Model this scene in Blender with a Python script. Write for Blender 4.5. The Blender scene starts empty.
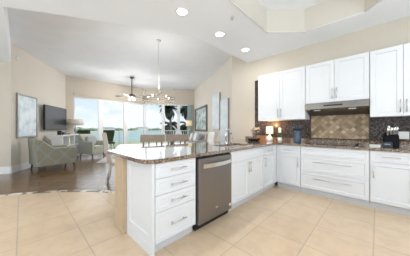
import bpy, bmesh, math, random
from mathutils import Vector, Matrix
random.seed(7)
PI = math.pi
SC = bpy.context.scene
COL = SC.collection

# ------------------------------------------------------------------ camera
PHI = 0.7694
cd = bpy.data.cameras.new('camera')
cd.sensor_width = 36.0
cd.lens = 36.0 * 178.147 / 410.0
cd.shift_y = 0.69 / 410.0
cd.clip_start = 0.02
cd.clip_end = 2000
cam = bpy.data.objects.new('camera', cd)
cam.location = (0, 0, 1.1965)
cam.rotation_euler = (PI / 2, 0, PHI)
COL.objects.link(cam)
SC.camera = cam

# ------------------------------------------------------------------ world / exposure
SC.view_settings.view_transform = 'Standard'
SC.view_settings.look = 'None'
SC.view_settings.gamma = 1.0
SC.view_settings.use_curve_mapping = False
SC.view_settings.exposure = 0.77
SKY_STRENGTH = 0.65
W = bpy.data.worlds.new('sky')
SC.world = W
W.use_nodes = True
nt = W.node_tree
nt.nodes.clear()
wo = nt.nodes.new('ShaderNodeOutputWorld')
bg = nt.nodes.new('ShaderNodeBackground')
tc = nt.nodes.new('ShaderNodeTexCoord')
sep = nt.nodes.new('ShaderNodeSeparateXYZ')
nt.links.new(tc.outputs['Generated'], sep.inputs[0])
gr = nt.nodes.new('ShaderNodeValToRGB')
gr.color_ramp.elements[0].position = 0.0
gr.color_ramp.elements[0].color = (0.84, 0.91, 0.97, 1)
gr.color_ramp.elements[1].position = 0.45
gr.color_ramp.elements[1].color = (0.44, 0.67, 0.96, 1)
nt.links.new(sep.outputs['Z'], gr.inputs[0])
mp = nt.nodes.new('ShaderNodeMapping')
mp.inputs['Scale'].default_value = (2.2, 2.2, 8.0)
nt.links.new(tc.outputs['Generated'], mp.inputs[0])
nz = nt.nodes.new('ShaderNodeTexNoise')
nz.inputs['Scale'].default_value = 1.6
nz.inputs['Detail'].default_value = 5
nt.links.new(mp.outputs[0], nz.inputs['Vector'])
cr = nt.nodes.new('ShaderNodeValToRGB')
cr.color_ramp.elements[0].position = 0.44
cr.color_ramp.elements[1].position = 0.58
nt.links.new(nz.outputs['Fac'], cr.inputs[0])
mx = nt.nodes.new('ShaderNodeMixRGB')
mx.inputs[2].default_value = (0.97, 0.98, 1.0, 1)
nt.links.new(cr.outputs[0], mx.inputs[0])
nt.links.new(gr.outputs[0], mx.inputs[1])
nt.links.new(mx.outputs[0], bg.inputs['Color'])
bg.inputs['Strength'].default_value = SKY_STRENGTH
nt.links.new(bg.outputs[0], wo.inputs[0])


def area_light(name, loc, rot, sx, sy, power, color=(1, 1, 1), shape='RECTANGLE'):
    l = bpy.data.lights.new(name, 'AREA')
    l.shape = shape
    l.size = sx
    if shape == 'RECTANGLE':
        l.size_y = sy
    l.energy = power
    l.color = color
    o = bpy.data.objects.new(name, l)
    o.location = loc
    o.rotation_euler = rot
    COL.objects.link(o)
    return o


# added fill lamps at made-up openings in the unseen back and side walls
area_light('added_fill_back', (-1.3, -4.35, 1.45), (PI / 2 + 1.2, 0, 0), 6.4, 2.3, 116, (0.75, 0.88, 1.0))
area_light('added_fill_side', (3.05, 0.3, 1.6), (PI / 2 + 1.0, 0, PI / 2), 3.4, 1.8, 118, (0.75, 0.88, 1.0))


# daylight entering by the sliding doors and the corner windows of the living room
area_light('daylight_sliding_door', (-9.52, 3.3, 1.38), (PI / 2 - 0.12, 0, -PI / 2), 3.2, 2.35, 13, (0.90, 0.96, 1.0))
area_light('daylight_corner_window', (-8.66, 5.98, 1.38), (PI / 2 - 0.12, 0, -PI / 2 - 0.675), 2.5, 2.35, 8, (0.90, 0.96, 1.0))
area_light('added_fill_hall', (-6.8, -4.35, 1.45), (PI / 2 + 0.5, 0, -0.1), 2.9, 2.2, 38, (0.75, 0.88, 1.0))  # added fill for the living room, at an unseen back opening
sl = bpy.data.lights.new('sun', 'SUN')
sl.energy = 1.1
sl.angle = 0.1
sl.color = (1.0, 0.97, 0.92)
so = bpy.data.objects.new('sun', sl)
so.rotation_euler = Vector((0.5, 0.5, 0.75)).to_track_quat('Z', 'Y').to_euler()
COL.objects.link(so)


# ------------------------------------------------------------------ materials
def new_mat(name):
    m = bpy.data.materials.new(name)
    m.use_nodes = True
    return m, m.node_tree, m.node_tree.nodes['Principled BSDF']


def coords(t, scale=(1, 1, 1), rot=(0, 0, 0), loc=(0, 0, 0)):
    c = t.nodes.new('ShaderNodeTexCoord')
    m = t.nodes.new('ShaderNodeMapping')
    m.inputs['Scale'].default_value = scale
    m.inputs['Rotation'].default_value = rot
    m.inputs['Location'].default_value = loc
    t.links.new(c.outputs['Object'], m.inputs[0])
    return m.outputs[0]


def ramp(t, src, stops):
    r = t.nodes.new('ShaderNodeValToRGB')
    e = r.color_ramp.elements
    e[0].position, e[0].color = stops[0][0], (*stops[0][1], 1)
    e[1].position, e[1].color = stops[-1][0], (*stops[-1][1], 1)
    for p, c in stops[1:-1]:
        x = e.new(p)
        x.color = (*c, 1)
    t.links.new(src, r.inputs[0])
    return r.outputs[0]


def noise(t, vec, scale, detail=3, rough=0.5):
    n = t.nodes.new('ShaderNodeTexNoise')
    n.inputs['Scale'].default_value = scale
    n.inputs['Detail'].default_value = detail
    n.inputs['Roughness'].default_value = rough
    t.links.new(vec, n.inputs['Vector'])
    return n.outputs['Fac']


def mixc(t, fac, a, b, mode='MIX'):
    m = t.nodes.new('ShaderNodeMixRGB')
    m.blend_type = mode
    for i, v in ((0, fac), (1, a), (2, b)):
        if isinstance(v, (int, float)):
            m.inputs[i].default_value = v
        elif isinstance(v, tuple):
            m.inputs[i].default_value = (*v, 1)
        else:
            t.links.new(v, m.inputs[i])
    return m.outputs[0]


def bump(t, b, src, strength=0.2, dist=0.01):
    n = t.nodes.new('ShaderNodeBump')
    n.inputs['Strength'].default_value = strength
    n.inputs['Distance'].default_value = dist
    t.links.new(src, n.inputs['Height'])
    t.links.new(n.outputs[0], b.inputs['Normal'])


def plain(name, col, rough=0.5, metal=0.0, var=0.06, scale=6.0, coat=0.0):
    m, t, b = new_mat(name)
    v = coords(t)
    f = noise(t, v, scale)
    lo = tuple(max(0, c * (1 - var)) for c in col)
    hi = tuple(min(1, c * (1 + var)) for c in col)
    t.links.new(ramp(t, f, [(0.3, lo), (0.7, hi)]), b.inputs['Base Color'])
    b.inputs['Roughness'].default_value = rough
    b.inputs['Metallic'].default_value = metal
    b.inputs['Coat Weight'].default_value = coat
    return m


def emit(name, col, strength, base=(0.9, 0.9, 0.9)):
    m, t, b = new_mat(name)
    b.inputs['Base Color'].default_value = (*base, 1)
    b.inputs['Emission Color'].default_value = (*col, 1)
    b.inputs['Emission Strength'].default_value = strength
    return m


def fabric(name, col, var=0.12, scale=160):
    m, t, b = new_mat(name)
    v = coords(t)
    f = noise(t, v, scale, 2)
    lo = tuple(c * (1 - var) for c in col)
    hi = tuple(min(1, c * (1 + var)) for c in col)
    t.links.new(ramp(t, f, [(0.3, lo), (0.7, hi)]), b.inputs['Base Color'])
    b.inputs['Roughness'].default_value = 0.9
    b.inputs['Sheen Weight'].default_value = 0.2
    bump(t, b, f, 0.2, 0.003)
    return m


def wood(name, a, c, rough=0.5, scale=(3, 30, 30)):
    m, t, b = new_mat(name)
    v = coords(t, scale)
    f = noise(t, v, 3, 5, 0.6)
    t.links.new(ramp(t, f, [(0.3, a), (0.7, c)]), b.inputs['Base Color'])
    b.inputs['Roughness'].default_value = rough
    return m


def tile_mat(name, size, loc, rot, c1, c2, grout, mortar=0.004, rough=0.25, mott=8.0, spec=0.5):
    m, t, b = new_mat(name)
    v = coords(t, (1, 1, 1), (0, 0, rot), loc)
    br = t.nodes.new('ShaderNodeTexBrick')
    br.offset = 0.0
    br.squash = 1.0
    br.inputs['Scale'].default_value = 1.0
    br.inputs['Brick Width'].default_value = size[0]
    br.inputs['Row Height'].default_value = size[1]
    br.inputs['Mortar Size'].default_value = mortar
    br.inputs['Mortar Smooth'].default_value = 0.1
    br.inputs['Color1'].default_value = (*c1, 1)
    br.inputs['Color2'].default_value = (*c2, 1)
    br.inputs['Mortar'].default_value = (*grout, 1)
    t.links.new(v, br.inputs['Vector'])
    f = noise(t, v, mott, 6, 0.65)
    g = ramp(t, f, [(0.25, (0.85, 0.83, 0.80)), (0.55, (1, 1, 1)), (0.8, (1.0, 0.98, 0.95))])
    t.links.new(mixc(t, 1.0, br.outputs['Color'], g, 'MULTIPLY'), b.inputs['Base Color'])
    b.inputs['Roughness'].default_value = rough
    b.inputs['Specular IOR Level'].default_value = spec
    return m


def glass_mat(name='pane_glass', tint=(0.96, 0.98, 0.98)):
    m, t, b = new_mat(name)
    out = t.nodes['Material Output']
    t.nodes.remove(b)
    tr = t.nodes.new('ShaderNodeBsdfTransparent')
    tr.inputs[0].default_value = (*tint, 1)
    gl = t.nodes.new('ShaderNodeBsdfGlossy')
    gl.inputs['Roughness'].default_value = 0.02
    ms = t.nodes.new('ShaderNodeMixShader')
    ms.inputs[0].default_value = 0.006
    t.links.new(tr.outputs[0], ms.inputs[1])
    t.links.new(gl.outputs[0], ms.inputs[2])
    t.links.new(ms.outputs[0], out.inputs[0])
    return m


def granite_mat(name='granite', ior=1.85):
    m, t, b = new_mat(name)
    v = coords(t)
    vo = t.nodes.new('ShaderNodeTexVoronoi')
    vo.inputs['Scale'].default_value = 90
    t.links.new(v, vo.inputs['Vector'])
    sepc = t.nodes.new('ShaderNodeSeparateColor')
    t.links.new(vo.outputs['Color'], sepc.inputs[0])
    c = ramp(t, sepc.outputs[0], [(0.0, (0.03, 0.022, 0.018)), (0.35, (0.10, 0.065, 0.045)),
                                  (0.65, (0.24, 0.15, 0.095)), (0.85, (0.40, 0.30, 0.21)), (1.0, (0.55, 0.46, 0.36))])
    f = noise(t, v, 9, 4)
    c = mixc(t, ramp(t, f, [(0.4, (0, 0, 0)), (0.7, (0.55, 0.55, 0.55))]), c, (0.20, 0.125, 0.08))
    t.links.new(c, b.inputs['Base Color'])
    b.inputs['Roughness'].default_value = 0.08
    b.inputs['IOR'].default_value = ior
    b.inputs['Coat Weight'].default_value = 0.7
    b.inputs['Coat IOR'].default_value = ior
    b.inputs['Coat Roughness'].default_value = 0.03
    return m


def mosaic_mat():
    m, t, b = new_mat('glass_mosaic')
    c = t.nodes.new('ShaderNodeTexCoord')
    sx = t.nodes.new('ShaderNodeSeparateXYZ')
    t.links.new(c.outputs['Object'], sx.inputs[0])
    cx = t.nodes.new('ShaderNodeCombineXYZ')
    t.links.new(sx.outputs['X'], cx.inputs['X'])
    t.links.new(sx.outputs['Z'], cx.inputs['Y'])
    vo = t.nodes.new('ShaderNodeTexVoronoi')
    vo.distance = 'CHEBYCHEV'
    vo.inputs['Scale'].default_value = 55
    vo.inputs['Randomness'].default_value = 0.15
    t.links.new(cx.outputs[0], vo.inputs['Vector'])
    sc = t.nodes.new('ShaderNodeSeparateColor')
    t.links.new(vo.outputs['Color'], sc.inputs[0])
    col = ramp(t, sc.outputs[0], [(0.0, (0.014, 0.012, 0.012)), (0.45, (0.05, 0.036, 0.03)), (0.7, (0.11, 0.07, 0.05)),
                                  (0.88, (0.09, 0.085, 0.09)), (1.0, (0.19, 0.15, 0.12))])
    ed = ramp(t, vo.outputs['Distance'], [(0.40, (1, 1, 1)), (0.48, (0, 0, 0))])
    t.links.new(mixc(t, ed, (0.05, 0.042, 0.038), col), b.inputs['Base Color'])
    b.inputs['Roughness'].default_value = 0.25
    b.inputs['Specular IOR Level'].default_value = 0.18
    # every tesserae sits at its own slight tilt
    bump(t, b, sc.outputs[1], 0.12, 0.004)
    return m


def mural_mat():
    m, t, b = new_mat('tumbled_stone_diamonds')
    c = t.nodes.new('ShaderNodeTexCoord')
    sx = t.nodes.new('ShaderNodeSeparateXYZ')
    t.links.new(c.outputs['Object'], sx.inputs[0])
    cx = t.nodes.new('ShaderNodeCombineXYZ')
    t.links.new(sx.outputs['X'], cx.inputs['X'])
    t.links.new(sx.outputs['Z'], cx.inputs['Y'])
    mpn = t.nodes.new('ShaderNodeMapping')
    mpn.inputs['Rotation'].default_value = (0, 0, PI / 4)
    mpn.inputs['Scale'].default_value = (15, 15, 1)
    t.links.new(cx.outputs[0], mpn.inputs[0])
    cell = t.nodes.new('ShaderNodeVectorMath')
    cell.operation = 'FLOOR'
    t.links.new(mpn.outputs[0], cell.inputs[0])
    fr = t.nodes.new('ShaderNodeVectorMath')
    fr.operation = 'FRACTION'
    t.links.new(mpn.outputs[0], fr.inputs[0])
    wn_ = t.nodes.new('ShaderNodeTexWhiteNoise')
    wn_.noise_dimensions = '2D'
    t.links.new(cell.outputs[0], wn_.inputs['Vector'])
    tone = ramp(t, wn_.outputs['Value'], [(0.0, (0.22, 0.15, 0.085)), (0.35, (0.33, 0.24, 0.145)), (0.7, (0.45, 0.345, 0.225)), (1.0, (0.58, 0.465, 0.33))])
    fs = t.nodes.new('ShaderNodeSeparateXYZ')
    t.links.new(fr.outputs[0], fs.inputs[0])

    def edge(src):
        return ramp(t, src, [(0.0, (1, 1, 1)), (0.035, (1, 1, 1)), (0.06, (0, 0, 0)), (0.94, (0, 0, 0)), (0.965, (1, 1, 1)), (1.0, (1, 1, 1))])
    gl_ = mixc(t, 1.0, edge(fs.outputs['X']), edge(fs.outputs['Y']), 'LIGHTEN')
    f = noise(t, cx.outputs[0], 30, 5, 0.7)
    g = ramp(t, f, [(0.25, (0.74, 0.72, 0.70)), (0.7, (1.1, 1.08, 1.05))])
    tone = mixc(t, gl_, tone, (0.24, 0.19, 0.135))
    t.links.new(mixc(t, 1.0, tone, g, 'MULTIPLY'), b.inputs['Base Color'])
    b.inputs['Roughness'].default_value = 0.6
    return m


def border_mat():
    m, t, b = new_mat('floor_mosaic_border')
    v = coords(t, (1, 1, 1), (0, 0, 0.7))
    vo = t.nodes.new('ShaderNodeTexVoronoi')
    vo.distance = 'CHEBYCHEV'
    vo.inputs['Scale'].default_value = 11
    vo.inputs['Randomness'].default_value = 0.6
    t.links.new(v, vo.inputs['Vector'])
    sc = t.nodes.new('ShaderNodeSeparateColor')
    t.links.new(vo.outputs['Color'], sc.inputs[0])
    r = ramp(t, sc.outputs[0], [(0.0, (0.05, 0.035, 0.025)), (0.44, (0.14, 0.10, 0.075)), (0.5, (0.55, 0.47, 0.38)), (1.0, (0.80, 0.73, 0.63))])
    t.links.new(r, b.inputs['Base Color'])
    b.inputs['Roughness'].default_value = 0.3
    return m


def lattice_mat():
    m, t, b = new_mat('sage_lattice_fabric')
    c = t.nodes.new('ShaderNodeTexCoord')
    sx = t.nodes.new('ShaderNodeSeparateXYZ')
    t.links.new(c.outputs['Object'], sx.inputs[0])

    def mth(op, a, bb=None):
        n = t.nodes.new('ShaderNodeMath')
        n.operation = op
        for i, q in enumerate((a, bb)):
            if q is None:
                continue
            if isinstance(q, (int, float)):
                n.inputs[i].default_value = q
            else:
                t.links.new(q, n.inputs[i])
        return n.outputs[0]
    h = mth('ADD', sx.outputs['X'], sx.outputs['Y'])
    u = mth('MULTIPLY', h, 16.0)
    w = mth('MULTIPLY', sx.outputs['Z'], 14.0)
    s = mth('ADD', mth('COSINE', u), mth('COSINE', w))
    line = ramp(t, mth('ABSOLUTE', s), [(0.22, (1, 1, 1)), (0.40, (0, 0, 0))])
    f = noise(t, c.outputs['Object'], 120, 2)
    base = ramp(t, f, [(0.3, (0.23, 0.21, 0.16)), (0.7, (0.29, 0.27, 0.205))])
    t.links.new(mixc(t, line, base, (0.265, 0.295, 0.255)), b.inputs['Base Color'])
    b.inputs['Roughness'].default_value = 0.9
    return m


def art_mat(name, stops, scale=(1.3, 1.3, 1.3), det=6, rough=0.15):
    m, t, b = new_mat(name)
    v = coords(t, scale)
    f = noise(t, v, 2.5, det, 0.62)
    t.links.new(ramp(t, f, stops), b.inputs['Base Color'])
    b.inputs['Roughness'].default_value = rough
    return m


M = {}
M['white'] = plain('cabinet_white', (0.74, 0.75, 0.77), 0.38, var=0.01)
M['kick'] = plain('toe_kick_grey', (0.62, 0.63, 0.65), 0.5, var=0.02)
M['nickel'] = plain('brushed_nickel', (0.62, 0.60, 0.57), 0.28, 1.0, 0.05, 40)
M['chrome'] = plain('chrome', (0.62, 0.62, 0.63), 0.12, 1.0, 0.02)
M['slate'] = plain('slate_steel', (0.26, 0.24, 0.225), 0.33, 0.85, 0.03, 3)
M['steel'] = plain('stainless_steel', (0.27, 0.25, 0.23), 0.24, 1.0, 0.05, 12)
M['sinksteel'] = plain('sink_steel', (0.60, 0.60, 0.61), 0.42, 0.5, 0.04)
M['handle_steel'] = plain('pale_steel', (0.78, 0.77, 0.76), 0.22, 1.0, 0.03)
M['black'] = plain('black_plastic', (0.009, 0.009, 0.011), 0.6, var=0.1)
M['block'] = plain('matte_black', (0.006, 0.006, 0.008), 0.7)
M['block'].node_tree.nodes['Principled BSDF'].inputs['Specular IOR Level'].default_value = 0.15
M['blackglass'] = plain('black_glass', (0.006, 0.006, 0.007), 0.04, var=0.1)
M['screen'] = plain('screen_black', (0.045, 0.045, 0.048), 0.4, var=0.05)
M['wall'] = plain('beige_paint', (0.60, 0.535, 0.45), 0.85, var=0.015, scale=2)
M['wall_pale'] = plain('pale_beige_paint', (0.71, 0.66, 0.585), 0.85, var=0.015, scale=2)
M['ceil'] = plain('ceiling_white', (0.90, 0.93, 0.97), 0.9, var=0.01, scale=2)
M['ceil_living'] = plain('ceiling_grey_white', (0.84, 0.86, 0.89), 0.9, var=0.02, scale=3)
M['trim'] = plain('trim_white', (0.82, 0.82, 0.81), 0.45, var=0.01)
M['frame_white'] = plain('window_frame_white', (0.80, 0.80, 0.80), 0.4, var=0.01)
M['glass'] = glass_mat()
M['granite'] = granite_mat()
M['granite_splash'] = granite_mat('granite_upstand', 1.3)
M['mosaic'] = mosaic_mat()
M['mural'] = mural_mat()
M['bronze'] = plain('bronze_liner', (0.07, 0.05, 0.04), 0.35, 0.3, 0.2, 60)
M['tile_k'] = tile_mat('cream_floor_tile', (0.515, 0.515), (0.03 + 5.15 * 2, 0.03 + 5.15 * 2, 0), 0.0, (0.63, 0.475, 0.32), (0.68, 0.52, 0.36), (0.49, 0.39, 0.29), 0.006, 0.28, 6)
M['tile_l'] = tile_mat('brown_floor_tile', (0.45, 0.45), (0.1, 0.2, 0), PI / 4, (0.14, 0.08, 0.038), (0.185, 0.11, 0.055), (0.29, 0.22, 0.16), 0.007, 0.2, 4, 0.65)
M['travertine'] = tile_mat('travertine', (0.13, 0.33), (0.05, 0.0, 0), 0.0, (0.55, 0.41, 0.27), (0.60, 0.46, 0.31), (0.42, 0.33, 0.24), 0.003, 0.35, 14)
M['border'] = border_mat()
M['lattice'] = lattice_mat()
M['sage'] = fabric('sage_cream_fabric', (0.42, 0.43, 0.36))
M['cream'] = fabric('cream_fabric', (0.76, 0.73, 0.70))
M['greyfab'] = fabric('warm_grey_fabric', (0.40, 0.36, 0.32))
M['pillow_white'] = fabric('white_pillow_fabric', (0.78, 0.78, 0.77))
M['pillow_grey'] = fabric('blue_grey_pillow_fabric', (0.33, 0.34, 0.36))
M['rug'] = fabric('grey_rug', (0.43, 0.41, 0.41), 0.2, 40)
M['darkwood'] = wood('dark_wood', (0.06, 0.03, 0.018), (0.11, 0.055, 0.03), 0.4)
M['greywood'] = wood('weathered_wood', (0.21, 0.155, 0.12), (0.36, 0.28, 0.22), 0.6)
M['tanwood'] = wood('tan_wood', (0.40, 0.34, 0.29), (0.50, 0.44, 0.39), 0.55)
M['boxwood'] = wood('reddish_wood', (0.33, 0.15, 0.06), (0.48, 0.24, 0.11), 0.5)
M['furn_white'] = plain('white_lacquer', (0.80, 0.80, 0.79), 0.35, var=0.01)
M['tabletop'] = plain('white_tabletop', (0.82, 0.82, 0.83), 0.12, var=0.01)
M['olive'] = fabric('olive_green_weave', (0.055, 0.065, 0.02), 0.35, 50)
M['shade_lit'] = emit('lit_lampshade', (1.0, 0.82, 0.62), 0.42, (0.85, 0.78, 0.68))
M['shade_beige'] = fabric('beige_lampshade', (0.66, 0.60, 0.52))
M['shade_gold'] = emit('warm_lampshade', (1.0, 0.80, 0.50), 0.18, (0.78, 0.66, 0.46))
M['ceramic'] = plain('white_ceramic', (0.82, 0.80, 0.77), 0.2, var=0.01)
M['bulb'] = emit('bulb_glow', (1.0, 0.93, 0.82), 4.0)
M['bulb_hot'] = emit('downlight_glow', (1.0, 0.97, 0.92), 4.0)
M['leaf'] = plain('leaf_green', (0.05, 0.13, 0.03), 0.5, var=0.4, scale=30)
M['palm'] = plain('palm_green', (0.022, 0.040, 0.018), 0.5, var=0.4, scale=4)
M['palm_trunk'] = wood('palm_bark', (0.16, 0.12, 0.09), (0.30, 0.25, 0.20), 0.9, (20, 20, 5))
M['blue'] = plain('blue_ceramic', (0.055, 0.09, 0.135), 0.25, var=0.3, scale=25)
M['navy'] = plain('navy_card', (0.014, 0.024, 0.04), 0.4, var=0.1)
M['darkblue'] = plain('dark_blue_enamel', (0.015, 0.025, 0.045), 0.3, var=0.2)
M['petal'] = plain('dried_petal', (0.42, 0.31, 0.25), 0.8, var=0.35, scale=40)
M['petal_pale'] = plain('pale_petal', (0.72, 0.62, 0.52), 0.8, var=0.2, scale=40)
M['stem'] = plain('dry_stem', (0.20, 0.17, 0.11), 0.8)
M['plate'] = plain('outlet_white', (0.80, 0.79, 0.76), 0.4, var=0.01)
M['paper'] = plain('white_paper', (0.78, 0.77, 0.75), 0.6, var=0.04, scale=50)
M['bookgrey'] = plain('grey_book_cloth', (0.42, 0.43, 0.43), 0.7, var=0.1)
M['bookpale'] = plain('pale_book_cloth', (0.70, 0.68, 0.64), 0.7, var=0.1)
M['silver'] = plain('silver_frame', (0.36, 0.36, 0.36), 0.3, 0.8, 0.1)
M['brownframe'] = wood('dark_brown_frame', (0.05, 0.04, 0.035), (0.09, 0.075, 0.06), 0.4)
M['art_left'] = art_mat('cool_abstract_print', [(0.28, (0.33, 0.48, 0.58)), (0.42, (0.58, 0.72, 0.80)), (0.54, (0.80, 0.86, 0.90)), (0.75, (0.88, 0.90, 0.92))])
M['art_land'] = art_mat('landscape_print', [(0.32, (0.05, 0.08, 0.07)), (0.45, (0.22, 0.30, 0.28)), (0.58, (0.50, 0.57, 0.57)), (0.75, (0.68, 0.70, 0.68))], rough=0.45)
M['art_canvas'] = art_mat('pale_blue_canvas_paint', [(0.30, (0.58, 0.68, 0.75)), (0.50, (0.70, 0.76, 0.80)), (0.7, (0.80, 0.83, 0.84))], (2, 2, 2), 6, 0.6)
M['canvas_edge'] = plain('canvas_edge', (0.38, 0.33, 0.28), 0.8)
M['curtain'] = fabric('pale_teal_drape', (0.42, 0.50, 0.50))
M['deck'] = plain('pale_deck', (0.60, 0.57, 0.53), 0.6, var=0.08)
M['rail'] = plain('railing_white', (0.80, 0.82, 0.82), 0.5, var=0.02)
M['grass'] = plain('lawn', (0.42, 0.42, 0.20), 0.9, var=0.25, scale=3)
M['water'] = plain('bay_water', (0.37, 0.50, 0.46), 0.7, var=0.12, scale=0.3)
M['far_trees'] = plain('far_trees', (0.28, 0.34, 0.26), 0.9, var=0.4, scale=0.5)
M['house_white'] = plain('house_white', (0.72, 0.70, 0.66), 0.8)
M['house_roof'] = plain('house_roof', (0.45, 0.36, 0.30), 0.8)
M['fan'] = plain('fan_bronze', (0.10, 0.085, 0.07), 0.4, 0.4)
M['fan_blade'] = wood('fan_blade_wood', (0.09, 0.07, 0.055), (0.14, 0.11, 0.09), 0.5)
M['champagne'] = plain('champagne_metal', (0.46, 0.40, 0.33), 0.25, 0.9, 0.05)
M['frosted'] = emit('frosted_glass_glow', (1.0, 0.93, 0.82), 1.6)


# ------------------------------------------------------------------ mesh builder
class MB:
    def __init__(s):
        s.bm = bmesh.new()

    def verts(s, pts):
        return [s.bm.verts.new(p) for p in pts]

    def box(s, x0, x1, y0, y1, z0, z1, mat=None):
        p = [(x, y, z) for z in (z0, z1) for y in (y0, y1) for x in (x0, x1)]
        if mat is not None:
            p = [mat @ Vector(q) for q in p]
        v = s.verts(p)
        for f in ((0, 2, 3, 1), (4, 5, 7, 6), (0, 1, 5, 4), (2, 6, 7, 3), (0, 4, 6, 2), (1, 3, 7, 5)):
            s.bm.faces.new([v[i] for i in f])
        return s

    def rbox(s, x0, x1, y0, y1, z0, z1, r=0.01, seg=2, mat=None):
        t = bmesh.new()
        p = [(x, y, z) for z in (z0, z1) for y in (y0, y1) for x in (x0, x1)]
        v = [t.verts.new(q) for q in p]
        for f in ((0, 2, 3, 1), (4, 5, 7, 6), (0, 1, 5, 4), (2, 6, 7, 3), (0, 4, 6, 2), (1, 3, 7, 5)):
            t.faces.new([v[i] for i in f])
        bmesh.ops.bevel(t, geom=list(t.edges), offset=r, segments=seg, profile=0.5, affect='EDGES')
        s.merge(t, mat)
        return s

    def merge(s, t, mat=None):
        if mat is not None:
            bmesh.ops.transform(t, matrix=mat, verts=t.verts)
        vm = {}
        for v in t.verts:
            vm[v.index if False else v] = s.bm.verts.new(v.co)
        for f in t.faces:
            try:
                nf = s.bm.faces.new([vm[v] for v in f.verts])
                nf.smooth = f.smooth
            except ValueError:
                pass
        t.free()

    def prism(s, poly, z0, z1):
        a = s.verts([(x, y, z0) for x, y in poly])
        b = s.verts([(x, y, z1) for x, y in poly])
        n = len(poly)
        s.bm.faces.new(a[::-1])
        s.bm.faces.new(b)
        for i in range(n):
            s.bm.faces.new((a[i], a[(i + 1) % n], b[(i + 1) % n], b[i]))
        return s

    def side_prism(s, prof, x0, x1, smooth=False):
        """profile of (y, z) points swept along x"""
        a = s.verts([(x0, y, z) for y, z in prof])
        b = s.verts([(x1, y, z) for y, z in prof])
        n = len(prof)
        s.bm.faces.new(a)
        s.bm.faces.new(b[::-1])
        for i in range(n):
            s.bm.faces.new((a[i], b[i], b[(i + 1) % n], a[(i + 1) % n]))
        return s

    def tube(s, pts, r, seg=8, caps=True):
        pts = [Vector(p) for p in pts]
        rs = r if isinstance(r, (list, tuple)) else [r] * len(pts)
        rings = []
        up = Vector((0, 0, 1))
        for i, p in enumerate(pts):
            d = (pts[min(i + 1, len(pts) - 1)] - pts[max(i - 1, 0)]).normalized()
            a = up if abs(d.z) < 0.95 else Vector((1, 0, 0))
            u = d.cross(a).normalized()
            w = d.cross(u).normalized()
            if rings and False:
                pass
            rings.append([s.bm.verts.new(p + (u * math.cos(2 * PI * k / seg) + w * math.sin(2 * PI * k / seg)) * rs[i]) for k in range(seg)])
        for a, b in zip(rings, rings[1:]):
            for k in range(seg):
                f = s.bm.faces.new((a[k], a[(k + 1) % seg], b[(k + 1) % seg], b[k]))
                f.smooth = True
        if caps:
            s.bm.faces.new(rings[0])
            s.bm.faces.new(rings[-1][::-1])
        return s

    def lathe(s, prof, seg=20, cx=0, cy=0, cz=0):
        rings = []
        for r, z in prof:
            if r < 1e-5:
                rings.append([s.bm.verts.new((cx, cy, cz + z))])
            else:
                rings.append([s.bm.verts.new((cx + r * math.cos(2 * PI * k / seg), cy + r * math.sin(2 * PI * k / seg), cz + z)) for k in range(seg)])
        for a, b in zip(rings, rings[1:]):
            for k in range(seg):
                if len(a) == 1 and len(b) == 1:
                    continue
                if len(a) == 1:
                    f = s.bm.faces.new((a[0], b[(k + 1) % seg], b[k]))
                elif len(b) == 1:
                    f = s.bm.faces.new((a[k], a[(k + 1) % seg], b[0]))
                else:
                    f = s.bm.faces.new((a[k], a[(k + 1) % seg], b[(k + 1) % seg], b[k]))
                f.smooth = True
        return s

    def ball(s, c, r, sx=1, sy=1, sz=1, seg=10):
        t = bmesh.new()
        bmesh.ops.create_uvsphere(t, u_segments=seg, v_segments=max(6, seg // 2 + 1), radius=r)
        for f in t.faces:
            f.smooth = True
        s.merge(t, Matrix.Translation(c) @ Matrix.Diagonal((sx, sy, sz, 1)))
        return s

    def cushion(s, x0, x1, y0, y1, z0, z1, puff=0.25, mat=None):
        """a soft, pillowy block"""
        t = bmesh.new()
        bmesh.ops.create_cube(t, size=1.0)
        bmesh.ops.subdivide_edges(t, edges=list(t.edges), cuts=5, use_grid_fill=True)
        c = Vector(((x0 + x1) / 2, (y0 + y1) / 2, (z0 + z1) / 2))
        d = Vector((x1 - x0, y1 - y0, z1 - z0))
        for v in t.verts:
            q = v.co * 2
            sh = Vector([math.copysign(abs(a) ** 1.0, a) for a in q])
            k = (abs(q.x) ** 4 + abs(q.y) ** 4 + abs(q.z) ** 4) ** 0.25
            sph = q / max(k, 1e-6) * max(abs(q.x), abs(q.y), abs(q.z))
            q = sh.lerp(sph, puff * 2 if puff < 0.5 else 1.0)
            v.co = Vector((q.x * d.x / 2, q.y * d.y / 2, q.z * d.z / 2)) + c
        for f in t.faces:
            f.smooth = True
        s.merge(t, mat)
        return s

    def build(s, name, mat, parent=None, loc=None, rot=None, smooth_fix=True):
        me = bpy.data.meshes.new(name)
        bmesh.ops.recalc_face_normals(s.bm, faces=list(s.bm.faces))
        s.bm.to_mesh(me)
        s.bm.free()
        me.materials.append(mat)
        o = bpy.data.objects.new(name, me)
        COL.objects.link(o)
        if parent is not None:
            o.parent = parent
        if loc is not None:
            o.location = loc
        if rot is not None:
            o.rotation_euler = rot
        return o


def tag(o, label, cat, group=None, kind=None):
    o['label'] = label
    o['category'] = cat
    if group:
        o['group'] = group
    if kind:
        o['kind'] = kind
    return o


def thing(name, label, cat, loc=(0, 0, 0), rz=0.0, group=None):
    o = bpy.data.objects.new(name, None)
    o.empty_display_size = 0.1
    COL.objects.link(o)
    o.location = loc
    o.rotation_euler = (0, 0, rz)
    return tag(o, label, cat, group)


def struct(name, mb, mat, label=None):
    o = mb.build(name, mat)
    o['kind'] = 'structure'
    if label:
        o['label'] = label
    return o


def kids(o):
    return [c for c in bpy.data.objects if c.parent == o]


def copy_tree(o, parent=None):
    c = o.copy()
    COL.objects.link(c)
    if parent is not None:
        c.parent = parent
    for ch in kids(o):
        copy_tree(ch, c)
    return c


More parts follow.
